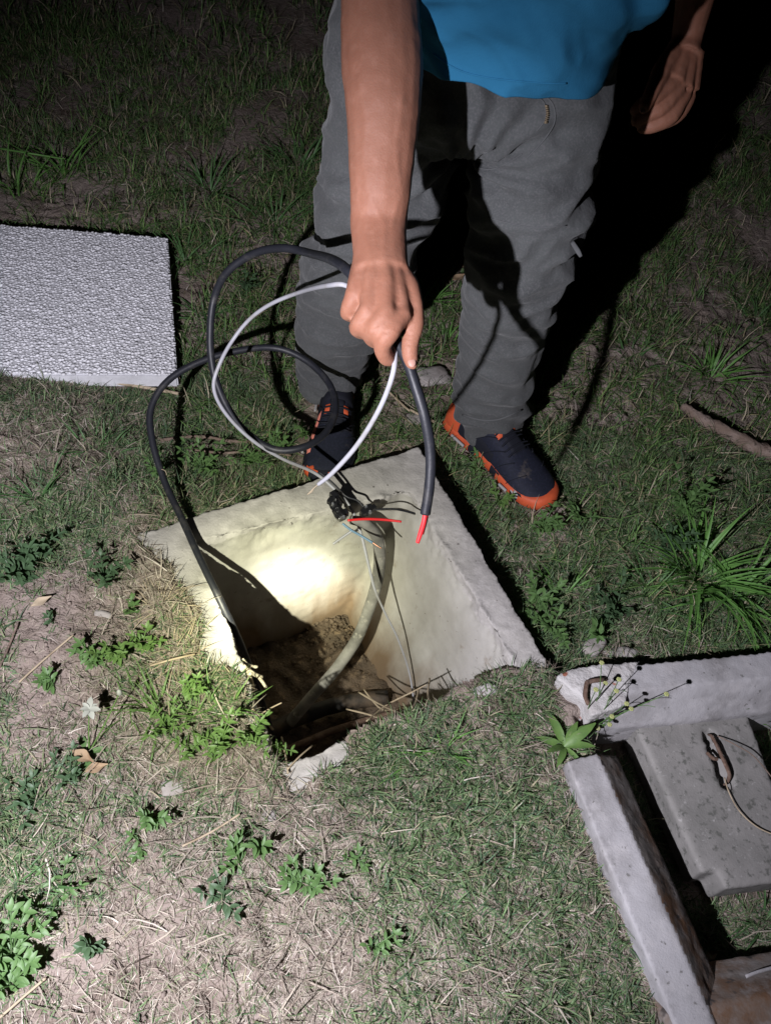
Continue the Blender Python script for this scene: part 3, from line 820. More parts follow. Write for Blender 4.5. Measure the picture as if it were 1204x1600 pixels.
def d_straw(x, y):
    n = fbm(x*9, y*9, 21, 3)
    return np.where(blocked(x, y) | ~seen(x, y), 0, np.clip(0.55+0.5*dry(x, y)-0.35*bare(x, y)+(n-0.5)*1.5, 0.05, 1)*(1-0.7*back(x, y)))
def d_green(x, y):
    n = fbm(x*6, y*6, 33, 4)
    near = 0.16 + 0.82*sstep(0.36, 0.52, n + 0.15*sstep(-0.15, 0.35, x) + 0.01)
    return np.where(blocked(x, y) | ~seen(x, y), 0, np.clip(near*(1-0.72*dry(x, y))*(1-0.9*bare(x, y)), 0, 1))
def d_mid(x, y):
    n = fbm(x*4.5, y*4.5, 45, 3)
    m = back(x, y)
    return np.where(blocked(x, y) | ~seen(x, y), 0, m*np.clip(0.45+1.9*(n-0.42), 0.08, 1)*(1-0.85*bare(x, y)))
straw_pal = [((0.33, 0.29, 0.235), 4), ((0.42, 0.37, 0.305), 2.2), ((0.27, 0.225, 0.18), 4), ((0.15, 0.12, 0.095), 3), ((0.52, 0.47, 0.41), 0.7), ((0.16, 0.19, 0.10), 1.5)]
green_pal = [((0.095, 0.155, 0.065), 4), ((0.13, 0.20, 0.09), 3), ((0.065, 0.115, 0.06), 3), ((0.18, 0.22, 0.11), 1.5), ((0.30, 0.27, 0.18), 1.2)]
back_pal = [((0.095, 0.175, 0.055), 4), ((0.13, 0.225, 0.065), 3), ((0.07, 0.13, 0.05), 3), ((0.24, 0.21, 0.12), 2), ((0.36, 0.31, 0.22), 1.4)]
near_r = (-1.1, 1.25, -0.3, 1.5)
me = blades('straw', 330000, near_r, 0.008, 0.034, 0.0007, 0.0017, 1.25, straw_pal, d_straw, 1, lie=0.75, zoff=0.002, curl=0.7)
tag(link_mesh('straw_litter', me, M['blades'], smooth=False), 'dry flattened straw litter matted over the soil around the box', 'straw', kind='stuff')
me = blades('grass', 380000, near_r, 0.012, 0.038, 0.0011, 0.0027, 0.95, green_pal, d_green, 2, clump=10, lie=0.25, curl=0.9)
tag(link_mesh('short_grass', me, M['blades'], smooth=False), 'short patchy green lawn grass in front of the concrete box', 'grass', kind='stuff')
me = blades('grass', 60000, near_r, 0.025, 0.060, 0.0012, 0.0028, 0.55, green_pal, lambda x, y: d_green(x, y)*np.where(fbm(x*7, y*7, 91, 3) > .52, .75, .12)*(1-.6*dry(x, y)), 12, clump=16, curl=1.3)
tag(link_mesh('grass_tufts', me, M['blades'], smooth=False), 'slightly taller tufts standing out of the short lawn grass', 'grass', kind='stuff')
me = blades('straw', 12000, near_r, 0.03, 0.075, 0.0012, 0.0026, 1.2, straw_pal, lambda x, y: np.clip(d_straw(x, y)-.25, 0, 1), 13, lie=.6, zoff=.006, curl=.4)
tag(link_mesh('long_straw', me, M['blades'], smooth=False), 'longer dry stalks lying loosely over the straw litter', 'straw', kind='stuff')
me = blades('grass', 300000, (-2.4, 2.4, 0.9, 3.4), 0.025, 0.080, 0.0014, 0.0036, 0.85, back_pal, d_mid, 3, clump=12, lie=0.15, curl=1.0)
tag(link_mesh('rough_grass', me, M['blades'], smooth=False), 'rough darker grass behind the box around the man and slab', 'grass', kind='stuff')
me = blades('straw', 90000, (-3.2, 3.6, 1.2, 5.0), 0.02, 0.08, 0.0012, 0.0028, 1.25, straw_pal, lambda x, y: np.where(blocked(x, y) | ~seen(x, y), 0, 0.6), 4, lie=0.7, curl=0.5)
tag(link_mesh('back_straw', me, M['blades'], smooth=False), 'dry brown stalks mixed through the grass behind the man', 'straw', kind='stuff')
me = blades('grass', 170000, (-6, 8, 3.0, 10), 0.04, 0.12, 0.002, 0.006, 0.7, back_pal, lambda x, y: np.where(np.abs(x) < 1+y*0.9, np.clip(1.3-y/12, 0.1, 1), 0), 5, clump=9, curl=1.0)
tag(link_mesh('far_grass', me, M['blades'], smooth=False), 'dark grass fading into the night at the top of the photo', 'grass', kind='stuff')
# soil crumbs
def crumbs_np(n, region, dens, seed):
    r = np.random.default_rng(seed)
    x = r.uniform(region[0], region[1], n); y = r.uniform(region[2], region[3], n)
    ok = r.uniform(0, 1, n) < dens(x, y); x, y = x[ok], y[ok]; n = len(x)
    rad = r.uniform(0.0015, 0.005, n)**1.0
    v = np.repeat(iv[None], n, 0)*(1+r.uniform(-.3, .3, (n, len(iv), 1)))*rad[:, None, None]
    v[:, :, 2] *= 0.7
    P = v + np.stack([x, y, height(x, y)+rad*0.3], -1)[:, None]
    return np_mesh('crumbs', P.reshape(-1, 3), (iff[None]+(np.arange(n)*len(iv))[:, None, None]).reshape(-1, 3))
me = crumbs_np(16000, near_r, lambda x, y: np.where(blocked(x, y), 0, 0.25+0.6*bare(x, y)), 8)
tag(link_mesh('soil_crumbs', me, M['soil'], smooth=False), 'crumbs of dry earth scattered over the bare soil', 'soil', kind='stuff')

# ================================================================== PLANTS
def leaf_mesh(name, L, W, mat, droop=0.25, fold=0.25, tipw=0.0, rows=5):
    bm = bmesh.new(); g = []
    for i in range(rows+1):
        t = i/rows
        w = W/2*(math.sin(math.pi*min(1, (t*0.93+0.05)))**0.75) if not tipw else W/2*min(1, 0.45+t*3)*(1-t**2.2)
        w = max(w, 0.0004)
        z = L*(0.10*t - droop*t*t)
        g.append([bm.verts.new((L*t, -w, z+fold*w)), bm.verts.new((L*t, 0, z)), bm.verts.new((L*t, w, z+fold*w))])
    for a, b in zip(g, g[1:]):
        bm.faces.new((a[0], a[1], b[1], b[0])); bm.faces.new((a[1], a[2], b[2], b[1]))
    me = bpy.data.meshes.new(name); bm.to_mesh(me); bm.free(); me.materials.append(mat); me.shade_smooth()
    return me
LEAF = {}
def get_leaf(kind, mat, k):
    key = (kind, mat, k)
    if key not in LEAF:
        rr = random.Random(k*7+len(kind))
        if kind == 'small': LEAF[key] = leaf_mesh('leaf', rr.uniform(.015, .022), rr.uniform(.0065, .009), M[mat], rr.uniform(.1, .4))
        elif kind == 'pinnate': LEAF[key] = leaf_mesh('leaf', rr.uniform(.016, .024), rr.uniform(.005, .007), M[mat], rr.uniform(.1, .4))
        elif kind == 'lance': LEAF[key] = leaf_mesh('leaf', rr.uniform(.055, .075), rr.uniform(.014, .019), M[mat], rr.uniform(.15, .5), 0.35)
        elif kind == 'blade': LEAF[key] = leaf_mesh('leaf', rr.uniform(.10, .17), rr.uniform(.006, .009), M[mat], rr.uniform(.35, .8), 0.5, 1, 8)
        elif kind == 'strawblade': LEAF[key] = leaf_mesh('leaf', rr.uniform(.04, .07), rr.uniform(.0016, .0028), M[mat], rr.uniform(.3, .9), 0.4, 1, 5)
        elif kind == 'shortblade': LEAF[key] = leaf_mesh('leaf', rr.uniform(.05, .09), rr.uniform(.004, .006), M[mat], rr.uniform(.3, .8), 0.5, 1, 6)
    return LEAF[key]
def put_leaf(me, pos, az, el, scale, parent, roll=0.0):
    o = bpy.data.objects.new('leaf', me); COL.objects.link(o)
    m = Matrix.Rotation(az, 4, 'Z') @ Matrix.Rotation(-el, 4, 'Y') @ Matrix.Rotation(roll, 4, 'X')
    o.parent = parent
    o.matrix_local = Matrix.Translation(pos - parent.location) @ m @ Matrix.Scale(scale, 4)
    return o
def weed(px, py, label, stems=5, hgt=0.05, spread=0.04, kind='small', mat='leaf_mid', per=5, seed=0, scale=1.0, group='low leafy weeds'):
    R = random.Random(seed*13+5)
    base = gpt(px, py) if py is not None else px
    pl = empty('weed', label, 'weed', tuple(base), group)
    bm = bmesh.new()
    for s in range(stems):
        a = R.uniform(0, 2*math.pi) + s*2.4; sp_ = spread*R.uniform(0.3, 1.1); h = hgt*R.uniform(0.6, 1.1)
        p0 = base; p1 = base+Vector((math.cos(a)*sp_*.35, math.sin(a)*sp_*.35, h*.6)); p2 = base+Vector((math.cos(a)*sp_, math.sin(a)*sp_, h))
        P = tube(bm, [p0+Vector((0, 0, -.004)), p1, p2], [0.0014, 0.0012, 0.0008], 5, 4)
        for k in range(per):
            t = (k+1)/per; i = min(len(P)-1, int(t*(len(P)-1)))
            for sgn in (-1, 1):
                az = a + sgn*R.uniform(0.8, 1.5) + (0 if k % 2 else 0.5)
                put_leaf(get_leaf(kind, mat, R.randrange(4)), P[i], az, R.uniform(-0.05, 0.55), scale*R.uniform(0.75, 1.2)*(1-0.25*t), pl, R.uniform(-.3, .3))
        put_leaf(get_leaf(kind, mat, R.randrange(4)), P[-1], a, R.uniform(0.3, 0.9), scale*0.85, pl)
    obj('stem', bm, M[mat], pl)
    return pl
def tuft(px, py, label, n=26, kind='blade', mat='blade_wide', seed=0, scale=1.0, spread=0.03, name='grass_clump', lift=(0.5, 1.35), group='tall grass clumps'):
    R = random.Random(seed*31+3)
    base = gpt(px, py)
    pl = empty(name, label, 'grass clump' if name == 'grass_clump' else 'dry grass', tuple(base), group)
    for k in range(n):
        a = R.uniform(0, 2*math.pi)
        pos = base + Vector((math.cos(a), math.sin(a), 0))*spread*R.random() + Vector((0, 0, -0.004))
        put_leaf(get_leaf(kind, mat, R.randrange(4)), pos, a+R.uniform(-.5, .5), R.uniform(*lift), scale*R.uniform(0.6, 1.15), pl, R.uniform(-.4, .4))
    return pl
W = weed
W(42, 905, 'large dark leafy weed at the left edge beside the bare soil', 8, .075, .06, 'small', 'leaf_dark', 5, 1, 1.15)
W(60, 870, 'dark weed just behind the large one at the left edge', 6, .06, .06, 'small', 'leaf_dark', 4, 2)
W(165, 905, 'bushy weed between the left edge and the straw strip', 6, .05, .045, 'small', 'leaf_dark', 4, 3)
W(150, 1035, 'pale green weed on the soil left of the lit rim', 6, .045, .035, 'small', 'leaf_mid', 4, 4)
W(185, 1030, 'brighter green weed right beside the pale one, near the lit rim', 6, .05, .035, 'small', 'leaf_bright', 4, 5)
W(85, 1072, 'small upright weed alone on bare soil at left', 3, .045, .015, 'small', 'leaf_mid', 4, 6)
W(84, 975, 'tiny seedling on bare soil below the pale curled leaf', 2, .02, .01, 'small', 'leaf_dark', 2, 7, .8)
W(207, 958, 'small weed in the straw left of the mortar strip', 3, .03, .02, 'small', 'leaf_mid', 3, 8, .9)
W(345, 1165, 'sunken bright weed left of the front corner of the opening', 6, .045, .04, 'pinnate', 'leaf_bright', 5, 9, 1.0)
W(395, 1152, 'bright weed with leaves reaching over the front left corner of the opening', 7, .05, .045, 'pinnate', 'leaf_bright', 5, 10, 1.0)
W(335, 1190, 'lowest bright weed by the front left corner of the opening', 3, .03, .02, 'pinnate', 'leaf_bright', 3, 11, .9)
W(300, 1085, 'fresh weed glowing in the beam on the soil over the left rim', 5, .04, .04, 'pinnate', 'leaf_bright', 5, 51, .9)
W(262, 1140, 'bright weed left of the three by the front corner', 6, .045, .045, 'pinnate', 'leaf_bright', 5, 52, .9)
W(425, 1172, 'weed hanging its leaf tips into the front left corner of the opening', 5, .035, .035, 'pinnate', 'leaf_bright', 4, 53, .9)
W(225, 1010, 'weed between the brighter green pair and the lit left rim', 5, .035, .04, 'small', 'leaf_bright', 4, 54, .9)
W(300, 1175, 'low bright weed under the glowing one near the corner', 5, .03, .04, 'small', 'leaf_bright', 3, 55, .8)
W(110, 1210, 'leafy weed under the tan leaf by the white flower', 5, .03, .04, 'small', 'leaf_dark', 3, 56, .9)
W(60, 1250, 'flat weed at the left edge level with the front rim', 6, .03, .05, 'small', 'leaf_dark', 3, 57, .9)
W(95, 1400, 'spreading weed above the big one at lower left', 6, .03, .05, 'small', 'leaf_mid', 3, 58, .8)
W(585, 1480, 'faint flat weed low in the middle of the lawn', 4, .02, .035, 'small', 'leaf_mid', 3, 59, .8)
W(560, 1345, 'small weed among the straw right of the spreading pair', 3, .02, .02, 'small', 'leaf_mid', 2, 60, .8)
W(243, 1285, 'upright weed with a dark shadow in the straw in front of the box', 4, .05, .02, 'small', 'leaf_mid', 5, 12)
W(222, 1320, 'small weed just below the upright one in the straw', 3, .02, .02, 'small', 'leaf_mid', 2, 13, .9)
W(375, 1350, 'left weed of the two in the straw below the front rim', 5, .035, .035, 'small', 'leaf_mid', 3, 14)
W(408, 1330, 'small three leaved weed above the left one of the pair', 2, .04, .012, 'small', 'leaf_mid', 3, 15, 1.1)
W(478, 1385, 'right weed of the two in the straw, spreading wide', 7, .035, .05, 'small', 'leaf_mid', 4, 16)
W(350, 1408, 'flat dark weed below the pair in the straw', 4, .02, .035, 'small', 'leaf_dark', 3, 17)
W(22, 1490, 'big leafy weed at the left edge near the bottom', 8, .06, .05, 'small', 'leaf_mid', 4, 18, 1.15)
W(20, 1540, 'leafy weed at the lower left edge below the big one', 6, .05, .04, 'small', 'leaf_mid', 4, 38, 1.1)
W(148, 1480, 'small weed with dark shadow alone on the lower left soil', 4, .04, .018, 'small', 'leaf_dark', 4, 19)
W(245, 745, 'feathery weed behind the left corner of the box', 8, .06, .035, 'pinnate', 'leaf_mid', 6, 20, .9)
W(320, 735, 'leafy weed on the left behind the back rim', 8, .045, .06, 'small', 'leaf_mid', 5, 21, 1.0)
W(385, 722, 'leafy weed behind the middle of the back rim', 8, .045, .06, 'pinnate', 'leaf_mid', 5, 22, 1.0)
W(430, 712, 'leafy weed behind the back rim left of the navy shoe', 6, .04, .04, 'small', 'leaf_mid', 4, 23, 1.0)
W(748, 735, 'creeping weed along the inner side of the right shoe', 6, .03, .05, 'small', 'leaf_mid', 4, 24, .9)
W(775, 790, 'bright pointed weed in front of the right shoe sole', 4, .04, .025, 'small', 'leaf_bright', 3, 25, 1.2)
W(845, 830, 'upright weed in front of the toe of the right shoe', 7, .055, .035, 'small', 'leaf_mid', 4, 26, 1.1)
W(905, 815, 'leafy weed right of the one at the shoe toe', 6, .05, .035, 'small', 'leaf_mid', 4, 27, 1.0)
W(1060, 800, 'tall bushy weed at the right above the big grass clump', 9, .09, .06, 'small', 'leaf_mid', 6, 28, 1.2)
W(1040, 860, 'bushy weed left of the big grass clump', 8, .08, .05, 'small', 'leaf_dark', 5, 29, 1.2)
W(835, 945, 'leafy weed beside the right side of the box', 8, .05, .05, 'small', 'leaf_mid', 4, 30, 1.15)
W(860, 985, 'low weed between the box and the frame', 7, .04, .05, 'small', 'leaf_mid', 4, 31, 1.1)
W(960, 955, 'bushy weed behind the back beam of the frame', 9, .055, .07, 'small', 'leaf_dark', 4, 32, 1.15)
W(930, 1010, 'weed growing over the grey stone behind the mortar corner', 5, .05, .03, 'small', 'leaf_mid', 3, 33, 1.3)
W(560, 735, 'small weed between the navy shoe and the back rim', 4, .025, .03, 'small', 'leaf_mid', 3, 34, .9)
W(385, 460, 'pale weed in the grass seen through the cable loop', 6, .05, .035, 'small', 'leaf_dark', 4, 35, 1.1)
W(475, 680, 'weed in front of the picture left shoe', 4, .03, .03, 'small', 'leaf_mid', 3, 36, 1.0)
T = tuft
T(1090, 900, 'largest grass clump with broad green blades at the right edge', 60, 'blade', 'blade_wide', 1, 1.05, .06)
T(1150, 930, 'grass clump right of the largest clump, cut by the photo edge', 36, 'blade', 'blade_wide', 2, 1.0, .05)
T(1020, 930, 'lower grass clump left of the largest one', 24, 'blade', 'blade_dark', 3, .75, .05)
T(1110, 590, 'dark tuft standing behind the dead branch', 34, 'blade', 'blade_wide', 4, .85, .04)
T(1180, 500, 'small tuft at the right edge above the dead branch', 18, 'blade', 'blade_dark', 5, .8, .04)
T(100, 270, 'long grass clump above the pebble slab at far left', 34, 'blade', 'blade_wide', 6, 1.0, .08)
T(30, 300, 'grass clump at the left edge above the slab', 26, 'blade', 'blade_wide', 7, .9, .08)
T(330, 300, 'long bladed clump above the right corner of the slab', 30, 'blade', 'blade_dark', 8, .95, .07)
T(465, 265, 'grass clump left of the grey trouser leg', 30, 'blade', 'blade_dark', 9, 1.0, .07)
T(430, 350, 'clump of grass just above the black cable loop', 26, 'blade', 'blade_dark', 10, .8, .07)
T(290, 410, 'grass clump along the right edge of the slab', 30, 'blade', 'blade_dark', 11, .75, .06)
T(320, 500, 'short clump between the slab and the cable loop', 26, 'shortblade', 'blade_dark', 12, 1.1, .06)
T(660, 470, 'bright grass clump between the two trouser legs', 46, 'shortblade', 'blade_wide', 13, 1.1, .07)
T(695, 535, 'bright grass clump behind the flat triangular stone', 34, 'shortblade', 'blade_wide', 14, 1.0, .05)
T(1190, 1100, 'grass clump right of the concrete cover', 26, 'shortblade', 'blade_wide', 15, 1.2, .05)
T(1195, 1440, 'grass clump on the ground in front of the concrete cover', 34, 'shortblade', 'blade_dark', 16, .9, .06, lift=(.3, 1.0))
T(1195, 1180, 'thin dark tuft at the right corner of the concrete cover', 18, 'shortblade', 'blade_dark', 17, 1.0, .05)
T(250, 1110, 'light green grass tuft in the torch beam left of the opening', 30, 'shortblade', 'leaf_bright', 18, .85, .045)
T(300, 1130, 'yellow green tuft beside the lit left rim', 30, 'shortblade', 'leaf_bright', 19, .75, .045)
T(275, 1015, 'dry yellow tuft leaning on the lit left rim', 60, 'strawblade', 'straw_stem', 41, .7, .05, name='dry_tuft', lift=(.1, 1.0))
T(250, 945, 'dry straw tuft beside the mortar strip', 60, 'strawblade', 'straw_stem', 42, .65, .05, name='dry_tuft', lift=(.1, 1.0))
T(310, 1060, 'dry tuft half in the torch beam below the lit rim', 50, 'strawblade', 'straw_stem', 43, .6, .05, name='dry_tuft', lift=(.1, 1.0))
T(345, 1105, 'fresh tuft at the lower end of the lit left rim', 34, 'shortblade', 'leaf_bright', 44, .7, .05, lift=(.3, 1.2))
T(205, 1100, 'loose tuft right of the white flower bud', 30, 'shortblade', 'leaf_bright', 45, .75, .05, lift=(.2, 1.1))
T(690, 1170, 'green tuft over the front right rim', 30, 'shortblade', 'blade_wide', 20, .7, .045)
T(760, 1110, 'tuft on the mortar at the front right corner of the box', 22, 'shortblade', 'blade_dark', 21, .55, .04)
T(640, 1175, 'thin tuft right of the broken front rim', 20, 'shortblade', 'blade_wide', 22, .75, .03, lift=(.8, 1.4))
T(800, 1075, 'sparse tuft near the right end of the front rim', 22, 'shortblade', 'blade_dark', 23, .55, .05)
T(60, 780, 'dark short clump at the left edge below the slab', 30, 'shortblade', 'blade_dark', 24, .9, .07)
T(150, 700, 'patch clump below the middle of the slab', 30, 'shortblade', 'blade_dark', 25, .8, .07)
T(985, 560, 'dark clump in the dry grass right of the man', 22, 'shortblade', 'blade_dark', 26, 1.0, .07)
T(880, 930, 'green clump halfway along the right side of the box', 30, 'shortblade', 'blade_wide', 27, .8, .05)
T(30, 1380, 'green tuft low at the left edge in the straw', 24, 'shortblade', 'blade_dark', 28, .8, .06)
T(895, 1075, 'tuft in the notch between the box and the frame', 16, 'shortblade', 'blade_wide', 29, .6, .02)
# rosette in front of the frame corner
ros = empty('rosette_plant', 'bright green rosette weed with broad leaves at the left beam of the frame', 'plant', tuple(gpt(882, 1175)))
rb = gpt(880, 1168)
Rr = random.Random(4)
for k, (ppx, ppy, sc) in enumerate(((868, 1122, .95), (905, 1120, .8), (935, 1112, .9), (845, 1180, .8), (872, 1200, .7), (925, 1160, .8), (855, 1150, .75), (910, 1185, .6), (925, 1135, 1.0))):
    q = G(ppx, ppy, rb.z+0.03); dv = q - rb
    put_leaf(get_leaf('lance', 'leaf_bright', k % 4), rb+Vector((0, 0, .004)), math.atan2(dv.y, dv.x), Rr.uniform(.2, .7), sc*1.05, ros, Rr.uniform(-.2, .2))
# flowering stalks leaning over the frame corner
fl = empty('flowering_weed', 'thin stemmed weed with pale yellow flower heads over the frame corner', 'plant', tuple(gpt(915, 1150)))
f0 = gpt(912, 1150)
bm = bmesh.new()
heads = [(939, 1036, .075), (945, 1068, .06), (962, 1080, .075), (978, 1100, .075), (1040, 1085, .10), (985, 1108, .05), (966, 1062, .09), (955, 1120, .04), (930, 1078, .09)]
hp = []
for k, (a, b, z) in enumerate(heads):
    q = G(a, b, z); mid = f0.lerp(q, 0.5)+Vector((0, 0, .012)) + Vector((Rr.uniform(-.01, .01), Rr.uniform(-.01, .01), 0))
    P = tube(bm, [f0, mid, q], [0.0014, 0.0011, 0.0007], 6, 6)
    hp.append(q)
    for _ in range(2):
        i = Rr.randrange(4, len(P)-2); s_ = P[i]
        e = s_+Vector((Rr.uniform(-.015, .03), Rr.uniform(-.01, .02), Rr.uniform(.0, .02)))
        tube(bm, [s_, s_.lerp(e, .5)+Vector((0, 0, .003)), e], 0.0006, 5, 3); 
        if Rr.random() < .25: hp.append(e)
obj('stem', bm, M['leaf_mid'], fl)
for k, q in enumerate(hp):
    fb_ = bmesh.new()
    for j in range(6):
        a = j*math.pi/3
        ball(fb_, q+Vector((math.cos(a)*.0028, math.sin(a)*.0028, .0015)), .0026, (1.0, .8, .8), 6)
    ball(fb_, q, .0028, (1, 1, 1.3), 6)
    obj('flower_head', fb_, M['petal_yellow'], fl)
for k in range(9):
    t = Rr.uniform(.1, .6); q = f0.lerp(hp[k % len(heads)], t)
    put_leaf(get_leaf('pinnate', 'leaf_mid', k % 4), q, Rr.uniform(0, 6.28), Rr.uniform(0, .6), 0.9, fl)
# white flower plant left
wf = empty('white_flower_plant', 'weed with a white ragged flower and one closed bud in the straw at left', 'plant', tuple(gpt(140, 1190)))
w0 = gpt(140, 1175)
bm = bmesh.new()
qf, qb = G(140, 1108, .06), G(187, 1082, .075)
tube(bm, [w0, w0.lerp(qf, .5)+Vector((0, 0, .006)), qf], [.0016, .0013, .001], 6, 6)
tube(bm, [w0, w0.lerp(qb, .5)+Vector((.004, 0, .006)), qb], [.0016, .0013, .001], 6, 6)
obj('stem', bm, M['leaf_bright'], wf)
pet = leaf_mesh('petal', .018, .009, M['petal_white'], .2, .3)
for k in range(7):
    o = put_leaf(pet, qf, k*0.9, 0.35+0.3*math.sin(k*5), random.Random(k).uniform(.75, 1.2), wf); o.name = 'petal'
bm = bmesh.new(); ball(bm, qb, .006, (.8, .8, 1.6), 10); obj('bud', bm, M['petal_white'], wf)
for k, (a, e, s) in enumerate(((0.3, .3, .8), (2.4, .2, .9), (3.6, .2, 1.0), (5.0, .25, .9), (4.3, .5, .7))):
    put_leaf(get_leaf('lance', 'leaf_mid', k % 4), w0, a, e, s*0.8, wf)

# roots and dry stems at the front rim of the opening
rt = empty('dry_roots', 'tangle of pale dry roots at the front right of the opening', 'roots', tuple(G(590, 1120, -.05)))
Rq = random.Random(12)
for k, pts in enumerate([
        [(560, 1082, -.20), (590, 1098, -.15), (622, 1112, -.05), (655, 1120, 0.0)],
        [(540, 1108, -.20), (585, 1120, -.15), (620, 1135, -.02), (640, 1150, .0)],
        [(570, 1078, -.25), (600, 1110, -.2), (640, 1105, -.08), (690, 1100, 0.0)],
        [(575, 1128, -.1), (605, 1100, -.15), (640, 1082, -.1), (668, 1070, -.05)],
        [(632, 1098, -.05), (640, 1120, -.02), (650, 1150, .01), (648, 1178, .01)],
        [(655, 1075, -.1), (648, 1100, -.05), (640, 1125, .0), (632, 1150, .01)],
        [(668, 1060, -.1), (670, 1090, -.05), (688, 1120, .0), (700, 1140, .02)]]):
    bm = bmesh.new()
    tube(bm, [G(*p)+Vector((Rq.uniform(-.004, .004), 0, Rq.uniform(-.004, .004))) for p in pts], [0.0018, 0.002, 0.0016, 0.001], 6, 5, rough=.4)
    obj('root', bm, M['straw_stem'], rt)
rt = empty('broken_roots', 'short pale broken root ends poking from the left wall of the opening', 'roots', tuple(G(400, 1060, -.03)))
for pts in ([(378, 1030, -.01), (388, 1040, -.02), (402, 1042, -.03)], [(384, 1046, -.01), (392, 1062, -.03), (396, 1078, -.05)],
            [(388, 1052, -.01), (402, 1056, -.03), (416, 1074, -.05)], [(380, 1040, .0), (396, 1052, -.02), (410, 1058, -.04)]):
    bm = bmesh.new(); tube(bm, [G(*p) for p in pts], [.0042, .0036, .003], 7, 4, rough=.35); obj('root', bm, M['root'], rt)
bm = bmesh.new()
tube(bm, [G(394, 1108, .005), G(415, 1126, -.03), G(426, 1140, -.07)], .0022, 6, 4)
tag(obj('twig', bm, M['straw_stem']), 'brown twig poking into the opening near the bright weeds', 'twig')
bm = bmesh.new()
tube(bm, [G(398, 1122, .0), G(420, 1108, .0), G(440, 1098, .01)], .0014, 6, 4)
tag(obj('twig', bm, M['straw_stem']), 'pale thin twig crossing the lower left wall of the opening', 'twig')
bm = bmesh.new()
tube(bm, [G(450, 1208, .01), G(446, 1180, -.02), G(440, 1152, -.05)], .0018, 6, 4)
tag(obj('twig', bm, M['straw_stem']), 'short twig standing in the front left corner of the opening', 'twig')
bm = bmesh.new()
tube(bm, [G(449, 1202, .008), G(468, 1182, .0), G(488, 1165, -.02)], .0016, 6, 4)
tag(obj('twig', bm, M['straw_stem']), 'twig slanting right over the front left corner of the opening', 'twig')
# ================================================================== PERSON
LEG_R = [(850, 60, 112, 1.37), (848, 130, 105, 1.36), (843, 210, 96, 1.355), (832, 300, 90, 1.345), (822, 350, 84, 1.34), (814, 400, 80, 1.345), (792, 490, 66, 1.375), (778, 560, 60, 1.40), (768, 618, 56, 1.425), (767, 652, 55, 1.44)]
LEG_L = [(622, 60, 108, 1.37), (618, 130, 103, 1.36), (612, 210, 98, 1.355), (600, 290, 94, 1.35), (582, 345, 88, 1.355), (566, 390, 84, 1.37), (540, 460, 72, 1.395), (524, 530, 58, 1.43), (516, 575, 48, 1.46), (514, 594, 47, 1.468)]
def leg_rings(T, shrink=1.0):
    cs = [Y(a, b, y) for a, b, w, y in T]
    out = []
    for i, ((a, b, w, y), c) in enumerate(zip(T, cs)):
        t = (cs[min(i+1, len(cs)-1)]-cs[max(i-1, 0)]).normalized()
        u = (ROT @ Vector((1, 0, 0))); u = (u - t*u.dot(t)).normalized(); v = t.cross(u)
        r = w*depth_of(c)/F_PX*shrink
        out.append((c, u*r, v*r*(0.98 if b > 450 else 0.9), 0.95))
    return out
person = empty('person', 'person in blue shirt and grey trousers stooping to hold cables over the open box', 'person', (0.0, 1.40, -0.09))
# trousers
bm = bmesh.new()
for T_ in (LEG_R, LEG_L): loft(bm, leg_rings(T_), 36)
pc = [(732, -40, 205, 1.36), (732, 40, 214, 1.36), (731, 110, 212, 1.355), (731, 175, 190, 1.35), (733, 225, 90, 1.345)]
rr_ = []
for a, b, w, y in pc:
    c = Y(a, b, y); r = w*depth_of(c)/F_PX
    rr_.append((c, ROT @ Vector((r, 0, 0)), Vector((0, 1, -0.12)).normalized()*min(r*0.62, 0.125), 0.85))
loft(bm, rr_, 40)
me = fuse(bm, 0.0055, 8)
HEM_R, HEM_L = Y(767, 645, 1.44), Y(514, 590, 1.468)
KNEE = [Y(822, 350, 1.34), Y(582, 345, 1.355)]
def fold(p, n):
    d = 0.0
    right = p.x > 0.03
    hem = HEM_R if right else HEM_L
    hgt = p.z - hem.z
    kn = KNEE[0 if right else 1]
    # bunched cloth above the hem
    w = math.exp(-(hgt/0.11)**2)
    a = math.atan2(p.y-hem.y, p.x-hem.x)
    d += w*0.0085*(1-2*abs(math.sin(hgt*62 + 1.4*math.sin(a+0.5) + 3*noise.noise(p*5))))*(0.5+0.7*noise.noise(p*9+Vector((3, 1, 2)))+.3)
    # diagonal drag lines around knee and crotch
    q = Vector((p.x*10 + p.z*6, p.y*8, p.z*22 - p.x*9))
    d += 0.013*(1-3.2*abs(noise.noise(q)))*math.exp(-((p.z-kn.z)/0.18)**2)
    c = Vector((0.03, 1.28, 0.68)); r = (p-c).length
    ang = math.atan2(p.z-c.z, p.x-c.x)
    d += 0.009*math.exp(-(r/0.19)**2)*math.sin(ang*11+6*noise.noise(p*6))*min(1, r/0.05)
    d += 0.0085*(1-3*abs(noise.noise(Vector((p.x*8+p.z*4, p.y*7, p.z*14)))))
    d += 0.0025*noise.noise(p*34)
    # long vertical creases on the shin
    d += 0.0055*noise.noise(Vector((p.x*30, p.y*20, p.z*6)))
    return d
displace(me, fold)
trousers = link_mesh('trousers', me, M['trousers'], person)
tb = bvh_of(trousers)
def on_surf(bvh, px, py, off=0.002):
    d = ray(px, py).normalized(); h_ = bvh.ray_cast(CAM, d)
    return (h_[0] - d*off) if h_[0] else None
def seam(name, pts, rad, mat, bvh, parent, off=0.0, sub=6):
    q = catmull([[*p] for p in pts], sub)
    P = [on_surf(bvh, a, b, off) for a, b in q]; P = [p for p in P if p]
    if len(P) < 2: return
    bm = bmesh.new(); tube(bm, P, rad, 6, 1); return obj(name, bm, M[mat], parent)
